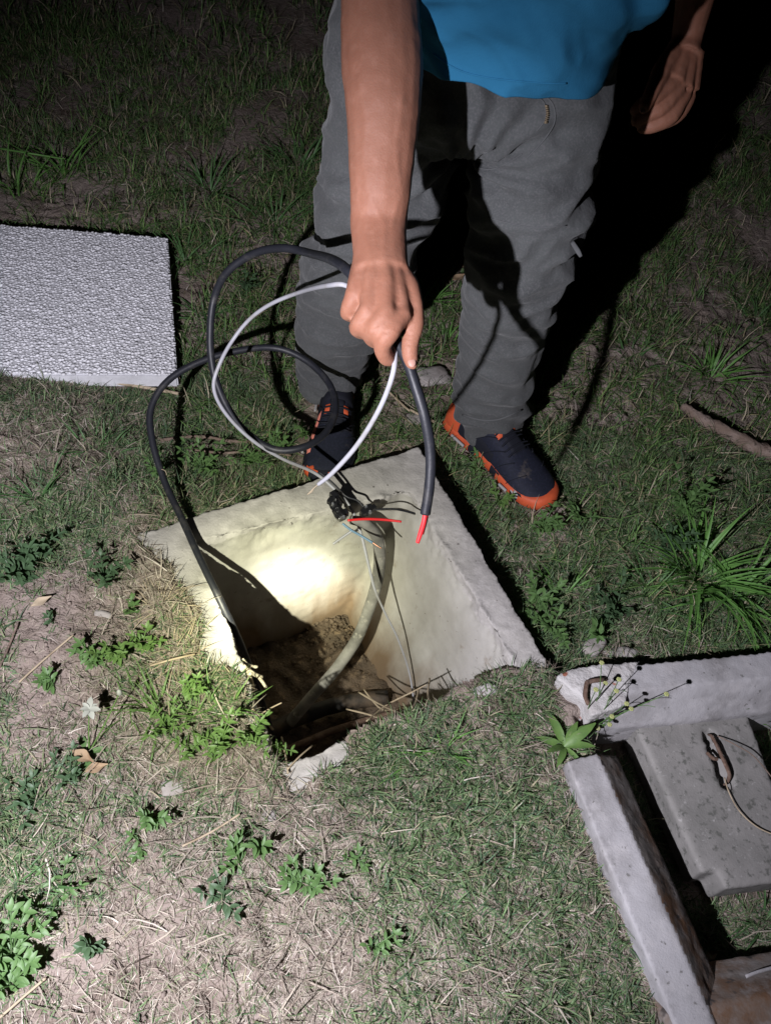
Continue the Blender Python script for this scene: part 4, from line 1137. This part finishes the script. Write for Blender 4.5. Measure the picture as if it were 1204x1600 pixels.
seam('seam', [(852, 150), (864, 165), (866, 190), (852, 215), (834, 235), (822, 248)], 0.0014, 'trouser_seam', tb, trousers)
seam('seam', [(838, 150), (850, 162), (851, 186), (838, 205)], 0.0012, 'trouser_seam', tb, trousers)
seam('seam', [(762, 340), (800, 350), (840, 356), (885, 352)], 0.0011, 'trouser_seam', tb, trousers)
seam('seam', [(742, 262), (770, 264), (800, 250), (815, 240)], 0.0012, 'trouser_seam', tb, trousers)
seam('seam', [(500, 372), (520, 380), (545, 382)], 0.0012, 'trouser_seam', tb, trousers)
seam('hem', [(722, 648), (750, 656), (780, 655), (815, 640)], 0.0024, 'trouser_seam', tb, trousers)
zp = [(853, 165), (855, 178), (852, 192)]
P = [on_surf(tb, *a, 0.003) for a in catmull([[*p] for p in zp], 5)]
bm = bmesh.new()
for p in P:
    if p: box(bm, p, (0.005, 0.002, 0.0014))
obj('zip_teeth', bm, M['brass'], trousers)
p0 = on_surf(tb, 893, 378, 0.002)
if p0:
    bm = bmesh.new(); tube(bm, [p0, D(902, 392, depth_of(p0)-.006), D(907, 401, depth_of(p0)-.002)], [.004, .0045, .003], 8, 4, flat=.4)
    obj('strap', bm, M['trouser_seam'], trousers)

# body (torso, arms, hands, neck and head in one skin)
def cs_tube(bm, pts, sides=18, sub=5):
    """pts: (px, py, depth, half width px, thickness ratio) facing the camera"""
    q = catmull([[p[0], p[1], p[2]+0.05, *p[3:]] for p in pts], sub)
    rings = []
    C_ = [D(a[0], a[1], a[2]) for a in q]
    for i, a in enumerate(q):
        t = (C_[min(i+1, len(C_)-1)]-C_[max(i-1, 0)]).normalized()
        vw = (C_[i]-CAM).normalized()
        u = t.cross(vw).normalized(); v = t.cross(u).normalized()
        r = a[3]*a[2]/F_PX
        rings.append((C_[i], u*r, v*r*a[4]))
    loft(bm, rings, sides)
def w_tube(bm, pts, rad, sides=18, sub=5, flat=1.0):
    tube(bm, [Vector(p) for p in pts], rad, sides, sub, flat=flat)
elb = D(592, -45, 1.005)
sho_r = Vector((-0.16, 1.22, 1.22)); sho_l = Vector((0.30, 1.36, 1.26))
body = bmesh.new()
# right forearm and arm
cs_tube(body, [(592, -40, .955, 60, .9), (594, 30, .96, 62, .88), (597, 100, .965, 64, .86), (598, 160, .97, 60, .84), (597, 220, .98, 55, .82), (594, 290, .99, 48.5, .78), (592, 345, 1.005, 44.5, .74), (593, 392, .995, 43, .70), (594, 425, .985, 46, .62)])
w_tube(body, [elb, elb.lerp(sho_r, .4), elb.lerp(sho_r, .75), sho_r], [0.052, .052, .056, .06])
# hand: knuckle row rises to the left (little finger) and falls to the right (index)
def hand_right(bm):
    # back of the hand as four fused metacarpal rays from wrist to knuckles
    mc = {'i': ((610, 415, .985), (628, 492, .968)), 'm': ((600, 412, .980), (603, 493, .955)), 'r': ((584, 412, .983), (577, 484, .962)), 'p': ((571, 415, .990), (553, 466, .978))}
    for k, (a, b) in mc.items():
        cs_tube(bm, [(a[0], a[1]-14, a[2]+.004, 17, 1.0), (*a, 17.5, 1.0), ((a[0]+b[0])/2, (a[1]+b[1])/2, (a[2]+b[2])/2-.002, 17.5, .95), (*b, 16, .95)], 12, 4)
    cs_tube(bm, [(595, 400, 1.0, 42, .55), (593, 432, .998, 49, .52), (592, 462, .992, 52, .50), (594, 490, .988, 44, .5)], 20, 4)
    F = {
     'index': [(628, 490, .968, 16), (610, 518, .958, 15), (597, 538, .970, 14), (602, 557, .992, 13), (612, 562, 1.006, 10)],
     'middle': [(603, 492, .957, 16), (585, 514, .962, 15), (580, 525, .985, 13.5), (590, 532, 1.005, 12.5), (604, 520, 1.015, 11)],
     'ring': [(577, 483, .962, 15), (562, 506, .972, 14), (560, 514, .995, 13), (576, 518, 1.018, 12), (592, 508, 1.025, 11)],
     'little': [(553, 465, .978, 13.5), (544, 484, .990, 12.5), (546, 490, 1.010, 11.5), (562, 496, 1.028, 10.5), (578, 490, 1.032, 9.5)],
    }
    for k, pts in F.items():
        cs_pts = [Vector(DH(a, b, c)) for a, b, c, w in pts]
        w_tube(bm, cs_pts, [w*1.08*(c+.05)/F_PX for a, b, c, w in pts], 12, 4)
        for j in (0, 1, 2): ball(bm, cs_pts[j], pts[j][3]*pts[j][2]/F_PX*1.04, seg=10)
        ball(bm, cs_pts[-1], pts[-1][3]*pts[-1][2]/F_PX, seg=10)
    th = [(612, 418, .998, 20), (634, 444, .990, 20), (647, 476, .984, 15.5), (648, 505, .982, 14), (641, 532, .984, 14.5), (640, 552, .988, 14), (643, 568, .992, 11)]
    tp = [Vector(DH(a, b, c)) for a, b, c, w in th]
    w_tube(bm, tp, [w*(c+.05)/F_PX for a, b, c, w in th], 14, 4)
    ball(bm, tp[-1], 11*.99/F_PX, seg=10)
    return tp
thumb = hand_right(body)
# torso, neck, head
tz = [((0.03, 1.36, .80), .17, .105), ((.03, 1.34, .90), .165, .10), ((.05, 1.29, 1.02), .165, .105), ((.06, 1.23, 1.14), .18, .115), ((.06, 1.18, 1.24), .185, .11), ((.06, 1.14, 1.31), .11, .07)]
loft(body, [(c, (a, 0, 0), (0, b*.8, b*.35)) for c, a, b in tz], 30)
w_tube(body, [sho_r, (-.02, 1.17, 1.27), (.14, 1.17, 1.28), sho_l], [.058, .068, .068, .058])
w_tube(body, [(.06, 1.15, 1.28), (.055, 1.09, 1.37), (.05, 1.06, 1.42)], [.06, .055, .055])
hc = Vector((.045, 1.0, 1.48)); hr = Matrix.Rotation(math.radians(38), 3, 'X')
def hp_(x, y, z): return hc + hr @ Vector((x, y, z))      # face looks along -y, tipped down
ball(body, hp_(0, .015, .02), .095, (.80, 1.0, 1.0), 24, hr)
ball(body, hp_(0, -.03, -.05), .06, (.85, .9, 1.1), 18, hr)
w_tube(body, [hp_(0, -.082, .012), hp_(0, -.098, -.012), hp_(0, -.104, -.028)], [.008, .011, .013], 10)
w_tube(body, [hp_(-.02, -.083, -.058), hp_(0, -.090, -.056), hp_(.02, -.083, -.058)], [.005, .008, .005], 8)
for s in (-1, 1):
    ball(body, hp_(s*.078, .01, -.012), .026, (.35, .7, 1.1), 12, hr)
    w_tube(body, [hp_(s*.045, -.076, .028), hp_(s*.02, -.085, .026)], .008, 8)
# left arm hanging back in the dark
lw = D(1072, 62, 1.57); le = D(1108, -120, 1.47)
w_tube(body, [sho_l, sho_l.lerp(le, .5)+Vector((.02, 0, 0)), le], [.058, .05, .046])
w_tube(body, [le, le.lerp(lw, .35), le.lerp(lw, .75), lw, D(1068, 88, 1.57)], [.044, .044, .034, .030, .032])
def hand_left(bm):
    dp = 1.57
    rays_ = [((1060, 70), (1035, 118), 1.55), ((1068, 75), (1052, 130), 1.555), ((1076, 78), (1066, 140), 1.57), ((1084, 80), (1076, 142), 1.59)]
    for (a, b, c) in rays_:
        w_tube(bm, [D(*a, dp), D(*b, c)], 16*dp/F_PX, 10, 1)
    F = [[(1052, 130, 1.305, 12.5), (1022, 152, 1.29, 11.5), (1003, 162, 1.30, 10.5), (992, 172, 1.31, 9.5)],
         [(1060, 138, 1.315, 12.5), (1035, 168, 1.305, 11.5), (1010, 180, 1.31, 11), (994, 188, 1.32, 10)],
         [(1068, 146, 1.33, 12.5), (1048, 182, 1.32, 12), (1022, 196, 1.325, 11), (1004, 199, 1.33, 10)],
         [(1077, 146, 1.345, 11.5), (1062, 176, 1.345, 11), (1042, 190, 1.345, 10), (1022, 194, 1.35, 9)]]
    F = [[(a, b, c+.25, w) for a, b, c, w in q] for q in F]
    for pts in F:
        P = [D(a, b, c) for a, b, c, w in pts]
        w_tube(bm, P, [w*c/F_PX for a, b, c, w in pts], 10, 4); ball(bm, P[-1], pts[-1][3]*pts[-1][2]/F_PX, seg=10)
    th = [(1052, 82, 1.56, 15), (1032, 112, 1.54, 15), (1018, 142, 1.525, 12), (1005, 170, 1.525, 10)]
    P = [D(a, b, c) for a, b, c, w in th]
    w_tube(bm, P, [w*c/F_PX for a, b, c, w in th], 10, 4); ball(bm, P[-1], 9*1.28/F_PX, seg=10)
    return P
thl = hand_left(body)
# legs and feet inside the clothes
for T_ in (LEG_R, LEG_L): loft(body, leg_rings(T_, .72), 16)
me = fuse(body, 0.0028, 7, 0.5)
def to_px(p):
    v = ROT.transposed() @ (p - CAM)
    return CW/2 + F_PX*v.x/-v.z, CH/2 - F_PX*v.y/-v.z
def seg_d(x, y, a, b):
    ex, ey = b[0]-a[0], b[1]-a[1]; t = max(0, min(1, ((x-a[0])*ex+(y-a[1])*ey)/(ex*ex+ey*ey)))
    return math.hypot(x-a[0]-ex*t, y-a[1]-ey*t)
VEINS = [[(560, 120), (572, 190), (566, 250), (578, 310), (570, 365), (580, 410), (566, 445)], [(578, 310), (600, 350), (598, 400), (612, 440)], [(628, 150), (618, 230), (626, 300), (612, 350)], [(580, 410), (590, 440), (589, 470)]]
CREASE = [[(618, 513), (607, 520), (600, 519)], [(592, 512), (582, 516), (574, 512)], [(571, 500), (562, 503), (555, 499)], [(634, 528), (642, 532), (650, 529)], [(634, 536), (641, 539), (648, 536)], [(636, 522), (643, 524), (651, 521)]]
def skinfn(p, n):
    d = 0.0006*noise.noise(p*60) + 0.0010*noise.noise(p*26)
    if p.y < 1.2 and p.x < 0.02 and p.z < 1.1 and p.z > .5 and n.dot(CAM-p) > 0:
        x, y = to_px(p)
        for V_ in VEINS:
            q = min(seg_d(x, y, a, b) for a, b in zip(V_, V_[1:]))
            if q < 9: d += 0.0006*math.exp(-(q/4.2)**2)
        for V_ in CREASE:
            q = min(seg_d(x, y, a, b) for a, b in zip(V_, V_[1:]))
            if q < 6: d -= 0.0008*math.exp(-(q/2.2)**2)
    return d
displace(me, skinfn)
body_o = link_mesh('body', me, M['skin'], person)
bb = bvh_of(body_o)
# nails
def nail(px, py, depth, w, l, ang):
    bm = bmesh.new()
    c = on_surf(bb, px, py, -0.0006) or D(px, py, depth)
    x = ROT @ Vector((math.cos(ang), math.sin(ang), 0)); y = ROT @ Vector((-math.sin(ang), math.cos(ang), 0)); z = ROT @ Vector((0, 0, 1))
    m = Matrix((x, y, z)).transposed()
    ball(bm, c, 1, (w, l, .0022), 14, m)
    obj('nail', bm, M['nail'], body_o)
nail(643, 566, .98, .0055, .0070, 0.1)
nail(1004, 172, 1.27, .005, .0065, -0.5)
# shirt
def shirt():
    bm = bmesh.new()
    n = 64
    hemc = Vector((0.030, 1.30, 0.857))
    def ringpt(c, a, b, k, dz=0.0, tilt=0.0):
        t = 2*math.pi*k/n
        ca, sa = math.cos(t), math.sin(t)
        ca = math.copysign(abs(ca)**.85, ca); sa = math.copysign(abs(sa)**.85, sa)
        return Vector(c) + Vector((a*ca, b*sa, -ca*tilt + dz))
    R_ = [(hemc, .172, .135, .008), ((.036, 1.28, .92), .182, .138, .008), ((.05, 1.25, 1.0), .200, .142, .01), ((.06, 1.22, 1.10), .205, .145, 0.0), ((.06, 1.19, 1.2), .205, .14, 0.0), ((.06, 1.165, 1.28), .165, .115, 0.0), ((.06, 1.15, 1.325), .085, .075, 0.0)]
    rows = []
    for (c, a, b, tl) in catmull_r(R_, 6):
        rows.append([bm.verts.new(ringpt(c, a, b, k, 0, tl)) for k in range(n)])
    for A_, B_ in zip(rows, rows[1:]):
        for k in range(n): bm.faces.new((A_[k], A_[(k+1) % n], B_[(k+1) % n], B_[k]))
    return bm
def catmull_r(R_, s):
    q = catmull([[*r[0], r[1], r[2], r[3]] for r in R_], s)
    return [((a[0], a[1], a[2]), a[3], a[4], a[5]) for a in q]
bm = shirt()
bmesh.ops.recalc_face_normals(bm, faces=bm.faces)
for v in bm.verts: pass
me = bpy.data.meshes.new('shirt'); bm.to_mesh(me); bm.free()
ob_ = bpy.data.objects.new('t', me); COL.objects.link(ob_)
ss = ob_.modifiers.new('s', 'SUBSURF'); ss.levels = 2
me2 = bpy.data.meshes.new_from_object(ob_.evaluated_get(bpy.context.evaluated_depsgraph_get()))
bpy.data.objects.remove(ob_)
def sfold(p, n):
    w = math.exp(-max(0, p.z-.84)/.12)
    d = 0.009*(1-2.6*abs(noise.noise(Vector((p.x*9+p.z*5, p.y*6, p.z*8))))) + 0.003*(1-2.5*abs(noise.noise(Vector((p.x*26+p.z*20, p.y*10, p.z*14)))))
    d += w*0.0035*math.sin(p.x*36+3*noise.noise(p*6))
    d += 0.006*math.sin((p.z + 0.6*(p.x-.05)**2*10)*55 + 2*noise.noise(p*5))*math.exp(-((p.z-.98)/.06)**2)
    return d
displace(me2, sfold)
ob_ = bpy.data.objects.new('t', me2); COL.objects.link(ob_)
so = ob_.modifiers.new('s', 'SOLIDIFY'); so.thickness = 0.003; so.offset = 0
me3 = bpy.data.meshes.new_from_object(ob_.evaluated_get(bpy.context.evaluated_depsgraph_get()))
bpy.data.objects.remove(ob_)
me3.materials.clear()
shirt_o = link_mesh('shirt', me3, M['shirt'], person)
sb_ = bvh_of(shirt_o)
bm = bmesh.new()
for (a, b, r1, r2) in ((sho_r, sho_r.lerp(elb, .5), .078, .072), (sho_l, sho_l.lerp(le, .5), .078, .07)):
    tube(bm, [a+Vector((0, 0, .03)), a, b], [.05, r1, r2], 24, 5, cap=False)
obj('sleeve', bm, M['shirt'], shirt_o)
seam('shirt_hem', [(676, 84), (700, 101), (726, 113), (760, 121), (800, 126), (850, 130), (885, 130)], 0.0014, 'shirt', sb_, shirt_o)
# hair and eyes (out of the frame)
bm = bmesh.new(); ball(bm, hp_(0, .03, .032), .098, (.84, 1.02, 1.0), 24, hr); 
obj('hair', bm, M['hair'], person)
for s in (-1, 1):
    bm = bmesh.new(); ball(bm, hp_(s*.031, -.072, .008), .0125, seg=12, rot=hr); obj('eye', bm, M['petal_white'], person)

# shoes
def shoe_pt(t, a, off=0.0):
    """t 0 heel .. 1 toe, a 0..pi over the upper"""
    prof_ = [(0, .0, .028, .078), (.06, .018, .034, .090), (.2, .058, .036, .098), (.34, .10, .037, .096), (.48, .14, .041, .080), (.62, .18, .047, .064), (.76, .22, .049, .053), (.88, .255, .044, .044), (.96, .278, .030, .036), (1.0, .290, .008, .026)]
    for i in range(len(prof_)-1):
        if prof_[i][0] <= t <= prof_[i+1][0]: break
    a0, a1 = prof_[i], prof_[i+1]; f = (t-a0[0])/(a1[0]-a0[0])
    p = [a0[j]+(a1[j]-a0[j])*f for j in range(4)]
    pm_ = prof_[max(i-1, 0)]; pn_ = prof_[min(i+2, len(prof_)-1)]
    for j in (2, 3):      # smooth
        p0, p1, p2, p3 = pm_[j], a0[j], a1[j], pn_[j]
        p[j] = 0.5*(2*p1+(p2-p0)*f+(2*p0-5*p1+4*p2-p3)*f*f+(3*p1-p0-3*p2+p3)*f**3)
    ca, sa = math.cos(a), math.sin(a)
    ex = .8
    y = math.copysign(abs(ca)**ex, ca)*(p[2]+off); z = .016 + abs(sa)**.85*(p[3]-.016+off)
    bend = 0.010*math.sin(t*math.pi)*(-1)
    return Vector((p[1]+ (off if t > .9 else 0), y + bend, z))
def make_shoe(name, heel, toe, label, side, plain=False, wide=1.0):
    hz_ = -0.088
    h, t = Vector((heel[0], heel[1], hz_)), Vector((toe[0], toe[1], hz_))
    x = (t-h).normalized(); L_ = (t-h).length; y = Vector((-x.y, x.x, 0)); s = L_/0.30
    def X(p, k=side): return h + x*(p.x+.005)*s + y*(p.y*k)*s*wide + Vector((0, 0, p.z*s))
    root = empty(name, label, None, tuple(h)); child_of(root, person)
    def patch(pn, mat, t0, t1, a0, a1, off, nt=10, na=10, shape=None, th=.0):
        bm = bmesh.new(); g = []
        for i in range(nt+1):
            row = []
            for j in range(na+1):
                tt = t0+(t1-t0)*i/nt; aa = a0+(a1-a0)*j/na
                if shape: tt, aa = shape(i/nt, j/na)
                edge = min(i, nt-i, j, na-j)
                row.append(bm.verts.new(X(shoe_pt(tt, aa, off if edge > 0 else off*0.2))))
            g.append(row)
        for a, b in zip(g, g[1:]):
            for j in range(na): bm.faces.new((a[j], a[j+1], b[j+1], b[j]))
        return obj(pn, bm, M[mat], root)
    # upper
    bm = bmesh.new(); g = []
    for i in range(41):
        g.append([bm.verts.new(X(shoe_pt(i/40, math.pi*j/24))) for j in range(25)])
    for a, b in zip(g, g[1:]):
        for j in range(24): bm.faces.new((a[j], a[j+1], b[j+1], b[j]))
    bm.faces.new([r[0] for r in g][::-1]); bm.faces.new(g[0]);
    obj('upper', bm, M['navy'], root)
    # sole
    bm = bmesh.new(); rings = []
    outl = []
    for i in range(30):
        tt = i/29; p = shoe_pt(tt, 0); outl.append((p.x, p.y-.002+ (-.010*math.sin(tt*math.pi)*-1)*0))
    n = 30
    loop = []
    for i in range(n):
        tt = i/(n-1); p = shoe_pt(tt, 0, .003); loop.append((p.x, p.y))
    for i in range(n):
        tt = 1-i/(n-1); p = shoe_pt(tt, math.pi, .003); loop.append((p.x, p.y))
    for z, gsc in ((.0, .94), (.005, 1.0), (.013, 1.015), (.021, .99), (.024, .93)):
        ring = []
        for k, (px_, py_) in enumerate(loop):
            rise = .012*max(0, (px_-.22)/.07)**2 + (.004 if px_ < .03 else 0)
            ring.append(bm.verts.new(X(Vector((.145+(px_-.145)*gsc, py_*gsc, z+rise*(z/.03+.3))))))
        rings.append(ring)
    for a, b in zip(rings, rings[1:]):
        m = len(a)
        for k in range(m): bm.faces.new((a[k], a[(k+1) % m], b[(k+1) % m], b[k]))
    bm.faces.new(rings[0][::-1]); bm.faces.new(rings[-1])
    so_ = obj('sole', bm, M['orange'], root)
    so_.data.materials.append(M['black_fabric']); so_.data.materials.append(M['grey_rubber'])
    for p_ in so_.data.polygons:
        tt = (p_.center - h).dot(x)/L_
        if plain: p_.material_index = 0 if (.12 < tt < .2 or .9 < tt < .96) else 1
        elif .30 < tt < .37 or .52 < tt < .60 or .80 < tt < .83: p_.material_index = 1
        elif .76 < tt < .80: p_.material_index = 2
    # overlays
    patch('toe_cap', 'orange' if not plain else 'black_fabric', .975, 1.0, .02, math.pi-.02, .0022, 6, 16)
    patch('heel_counter', 'orange', 0.0, .15, 0.0, .95, .0022)
    patch('heel_counter', 'orange', 0.0, .15, math.pi-.95, math.pi, .0022)
    patch('collar', 'black_fabric', .10, .36, .5, math.pi-.5, .003, 14, 20)
    patch('tongue', 'black_fabric', .36, .62, 1.25, math.pi-1.25, .005, 10, 8)
    patch('eyelet_patch', 'orange', .40, .475, 1.02, 1.38, .0045, 6, 6)
    patch('eyelet_patch', 'orange', .40, .475, math.pi-1.38, math.pi-1.02, .0045, 6, 6)
    if plain: patch('side_stripe', 'pale_orange', .42, .80, .42, .75, .0025, 14, 4)
    if plain: patch('side_stripe', 'orange', .92, .99, .5, 1.0, .003, 6, 4)
    patch('mudguard', 'black_fabric', .16, .5, 0.02, .45, .002, 12, 6)
    patch('mudguard', 'black_fabric', .16, .5, math.pi-.45, math.pi-.02, .002, 12, 6)
    for k in range(5):
        t_ = .44+.042*k
        bm = bmesh.new()
        P = [X(shoe_pt(t_+(.02 if k % 2 else -.0)*(j/8), 1.02+(math.pi-2.04)*j/8, .0075)) for j in range(9)]
        tube(bm, P, .0022, 6, 1); obj('lace', bm, M['black_fabric'], root)
    # stitched lines and raised bands over the upper
    for (ta, aa, tb_, ab) in ((.30, .25, .46, 1.05), (.42, .15, .56, 1.0), (.56, .12, .66, 1.1), (.70, .1, .78, 1.2)):
        for mir in (0, 1):
            P = []
            for j in range(9):
                f = j/8; a_ = aa+(ab-aa)*f
                P.append(X(shoe_pt(ta+(tb_-ta)*f, math.pi-a_ if mir else a_, .0018)))
            bm = bmesh.new(); tube(bm, P, .0018, 6, 1, flat=.6); obj('trim', bm, M['black_fabric'], root)
    for (t0, t1) in ((.12, .26), (.66, .74)):
        bm = bmesh.new()
        p = X(shoe_pt((t0+t1)/2, math.pi if side > 0 else 0, .009)); 
        box(bm, p+Vector((0, 0, -.002)), ((t1-t0)*.28*s, .006, .007), Matrix.Rotation(math.atan2(x.y, x.x), 3, 'Z'), .002)
        obj('sole_insert', bm, M['grey_rubber'], root)
    return root
make_shoe('shoe', (0.125, 1.455), (0.385, 1.215), 'navy and orange trainer on the right, pointing away to the right of the box', -1)
make_shoe('shoe', (-0.178, 1.475), (-0.158, 1.165), 'navy trainer seen through the cable loop, its toe behind the back rim', -1, True, 1.12)

# ================================================================== CABLES
def cable(name, pts, rad, mat, label, cat='cable', group=None, sides=14, sub=10, parent=None):
    bm = bmesh.new()
    tube(bm, pts, rad, sides, sub)
    o = obj(name, bm, M[mat], parent)
    return o
bc = empty('black_cable', 'thick black cable looping from the box up into the raised fist', 'cable', tuple(G(240, 690, -.05)))
# from pit bottom, up over the left rim, loops, through the fist, down to the stripped end
bp = [G(430, 1165, -.43), G(405, 1085, -.25), G(378, 1012, -.08), G(345, 940, 0.006), G(312, 872, .022), G(285, 812, .03), G(258, 752, .045), G(238, 690, .08), G(237, 640, .11),
      G(262, 597, .14), G(310, 566, .16), G(375, 549, .17), G(432, 545, .17), G(482, 566, .16), G(515, 600, .15), G(524, 640, .15), G(508, 676, .15), G(474, 699, .15), G(428, 700, .15), G(385, 676, .16), G(352, 630, .19), G(333, 575, .24),
      G(328, 515, .30), G(334, 465, .35), G(356, 424, .41), G(395, 397, .46), G(440, 388, .50), G(485, 394, .54)]
bp += [DH(530, 412, 1.045), DH(575, 460, 1.012), DH(612, 520, 1.003), DH(634, 560, .998), DH(648, 600, 1.0), DH(663, 650, 1.01), DH(672, 705, 1.03), DH(671, 755, 1.045), DH(664, 803, 1.06)]
_rk = random.Random(3)
bp = [p + Vector((_rk.uniform(-1, 1), _rk.uniform(-1, 1), _rk.uniform(-1, 1)))*0.0022 if 5 < i < 28 else p for i, p in enumerate(bp)]
bm = bmesh.new(); tube(bm, bp, 0.0074, 14, 10, rough=.06)
obj('sheath', bm, M['black_cable'], bc)
bm = bmesh.new(); e0 = bp[-1]
tube(bm, [DH(665, 795, 1.057), DH(662, 815, 1.062), DH(657, 832, 1.068), DH(652, 848, 1.072)], [.0034, .0036, .0036, .0028], 10, 5)
tube(bm, [DH(668, 797, 1.06), DH(664, 815, 1.066), DH(659, 834, 1.072)], [.003, .003, .003], 8, 5)
obj('red_core', bm, M['red_wire'], bc)
# a dry stem tangled round the cable
ring = []
c0 = G(254, 740, .05)
bm = bmesh.new()
for k in range(9):
    a = k/8*2*math.pi; ring.append(c0+Vector((math.cos(a)*.0088, math.sin(a)*.004, math.sin(a)*.0088)))
tube(bm, ring, .0008, 5, 2, cap=False); obj('binding', bm, M['straw_stem'], bc)

wc = empty('white_cable', 'thin white cable looping from the fist down into the box', 'cable', tuple(G(335, 600, .1)))
wp = [G(648, 1112, -.36), G(640, 1055, -.30), G(622, 1000, -.22), G(600, 955, -.15), G(585, 920, -.10), G(575, 880, -.05), G(562, 828, .0), G(545, 790, .035), G(520, 762, .05), G(490, 738, .07), G(440, 716, .12), G(392, 686, .17),
      G(352, 645, .22), G(334, 605, .27), G(345, 565, .31), G(366, 528, .34), G(392, 497, .38), G(425, 474, .43), G(470, 456, .50), DH(512, 446, 1.07), DH(545, 448, 1.03), DH(585, 485, 1.012), DH(612, 530, 1.005), DH(617, 555, .998), DH(612, 590, 1.0), DH(592, 640, 1.04), DH(558, 695, 1.09), DH(520, 738, 1.13), DH(497, 757, 1.15)]
wr = [.0022, .0022, .0022, .0024, .003, .0032, .0034, .0036, .0036]+[.0037]*18 + [.0036, .003]
bm = bmesh.new(); tube(bm, wp, wr, 10, 8); obj('sheath', bm, M['white_cable'], wc)
bm = bmesh.new()
for k in range(4):
    tube(bm, [DH(499, 755, 1.15), DH(490+k, 763-k, 1.158), DH(480+k*2, 773-k, 1.165)], .0008, 5, 3)
obj('bare_strands', bm, M['straw_stem'], wc)

cc = empty('conduit', 'thick dusty grey-brown cable curving down from the joint to the box floor', 'cable', tuple(G(585, 900, -.15)))
cp = [G(548, 812, 0.018), G(570, 818, 0.005), G(588, 838, -.04), G(593, 872, -.10), G(588, 912, -.16), G(575, 955, -.22), G(556, 1000, -.28), G(525, 1045, -.34), G(490, 1085, -.38), G(452, 1130, -.43)]
bm = bmesh.new(); tube(bm, cp, [.010, .012, .013, .0135, .0135, .0135, .0135, .0135, .0135, .0135], 16, 8, rough=.05); obj('sheath', bm, M['dusty_cable'], cc)

# ================================================================== CONNECTORS AND WIRES ON THE RIM
def connector(pts, r, label, bolts, seed):
    root = empty('wire_connector', label, 'connector', tuple(pts[0]), 'black taped wire joints')
    bm = bmesh.new()
    for i in range(len(pts)-1):
        tube(bm, [pts[i], pts[i].lerp(pts[i+1], .5), pts[i+1]], [r*.9, r*1.05, r*.9], 8, 3, rough=.5, seed=seed)
    Rb = random.Random(seed)
    for k in range(5):
        p = pts[0].lerp(pts[-1], Rb.random()); box(bm, p+Vector((Rb.uniform(-r, r)*.7, Rb.uniform(-r, r)*.7, r*.4)), (r*1.5, r*1.2, r*1.1), Matrix.Rotation(Rb.uniform(0, 3), 3, 'Z'), .0015)
    obj('body', bm, M['tape'], root, smooth=False)
    for q in bolts:
        bm = bmesh.new(); bmesh.ops.create_cone(bm, cap_ends=True, segments=6, radius1=.0038, radius2=.0038, depth=.006, matrix=Matrix.Translation(q)); ball(bm, q+Vector((0, 0, .004)), .0026, seg=8)
        obj('bolt', bm, M['steel'], root, smooth=False)
    return root
connector([G(521, 778, .06), G(526, 795, .062), G(535, 812, .055)], .0115, 'larger black wire connector hanging left above the back rim', [G(520, 788, .073), G(537, 808, .068)], 4)
connector([G(566, 802, .03), G(574, 797, .03), G(582, 793, .032)], .0095, 'smaller black wire connector right of the white cable on the rim', [G(572, 792, .041), G(578, 800, .041)], 6)
def wire(name, pts, r, mat, label, parent=None, cat='wire'):
    bm = bmesh.new(); tube(bm, pts, r, 8, 6)
    o = obj(name, bm, M[mat], parent)
    if parent is None: tag(o, label, cat)
    return o
wire('wire', [G(498, 737, .07), G(520, 755, .06), G(540, 775, .05), G(558, 782, .045), G(570, 795, .035)], .0022, 'black_cable', 'thin black wire running from the white cable to the smaller connector')
wire('wire', [G(580, 797, .032), G(610, 795, .035), G(648, 802, .02)], .0018, 'black_cable', 'thin dark wire stub pointing right on the rim above the red wire')
wire('wire', [G(543, 813, .055), G(570, 811, .05), G(600, 812, .045), G(627, 815, .045)], [.0026, .0030, .0030, .0024], 'red_wire', 'straight red insulated wire lying above the rim behind the hanging cable')
wb = empty('blue_wire', 'light blue wire with bare copper tip hanging inside the back rim', 'wire', tuple(G(560, 830, .0)))
wire('insulation', [G(535, 818, .05), G(548, 828, .04), G(562, 836, .03), G(582, 848, .02)], .0026, 'blue_wire', '', wb)
wire('copper_tip', [G(581, 847, .02), G(588, 852, .018), G(596, 857, .015)], .0018, 'copper', '', wb)
wire('wire', [G(552, 828, .038), G(540, 836, .03), G(520, 850, .02)], .0026, 'white_cable', 'short white stub of wire pointing down left from the blue wire')
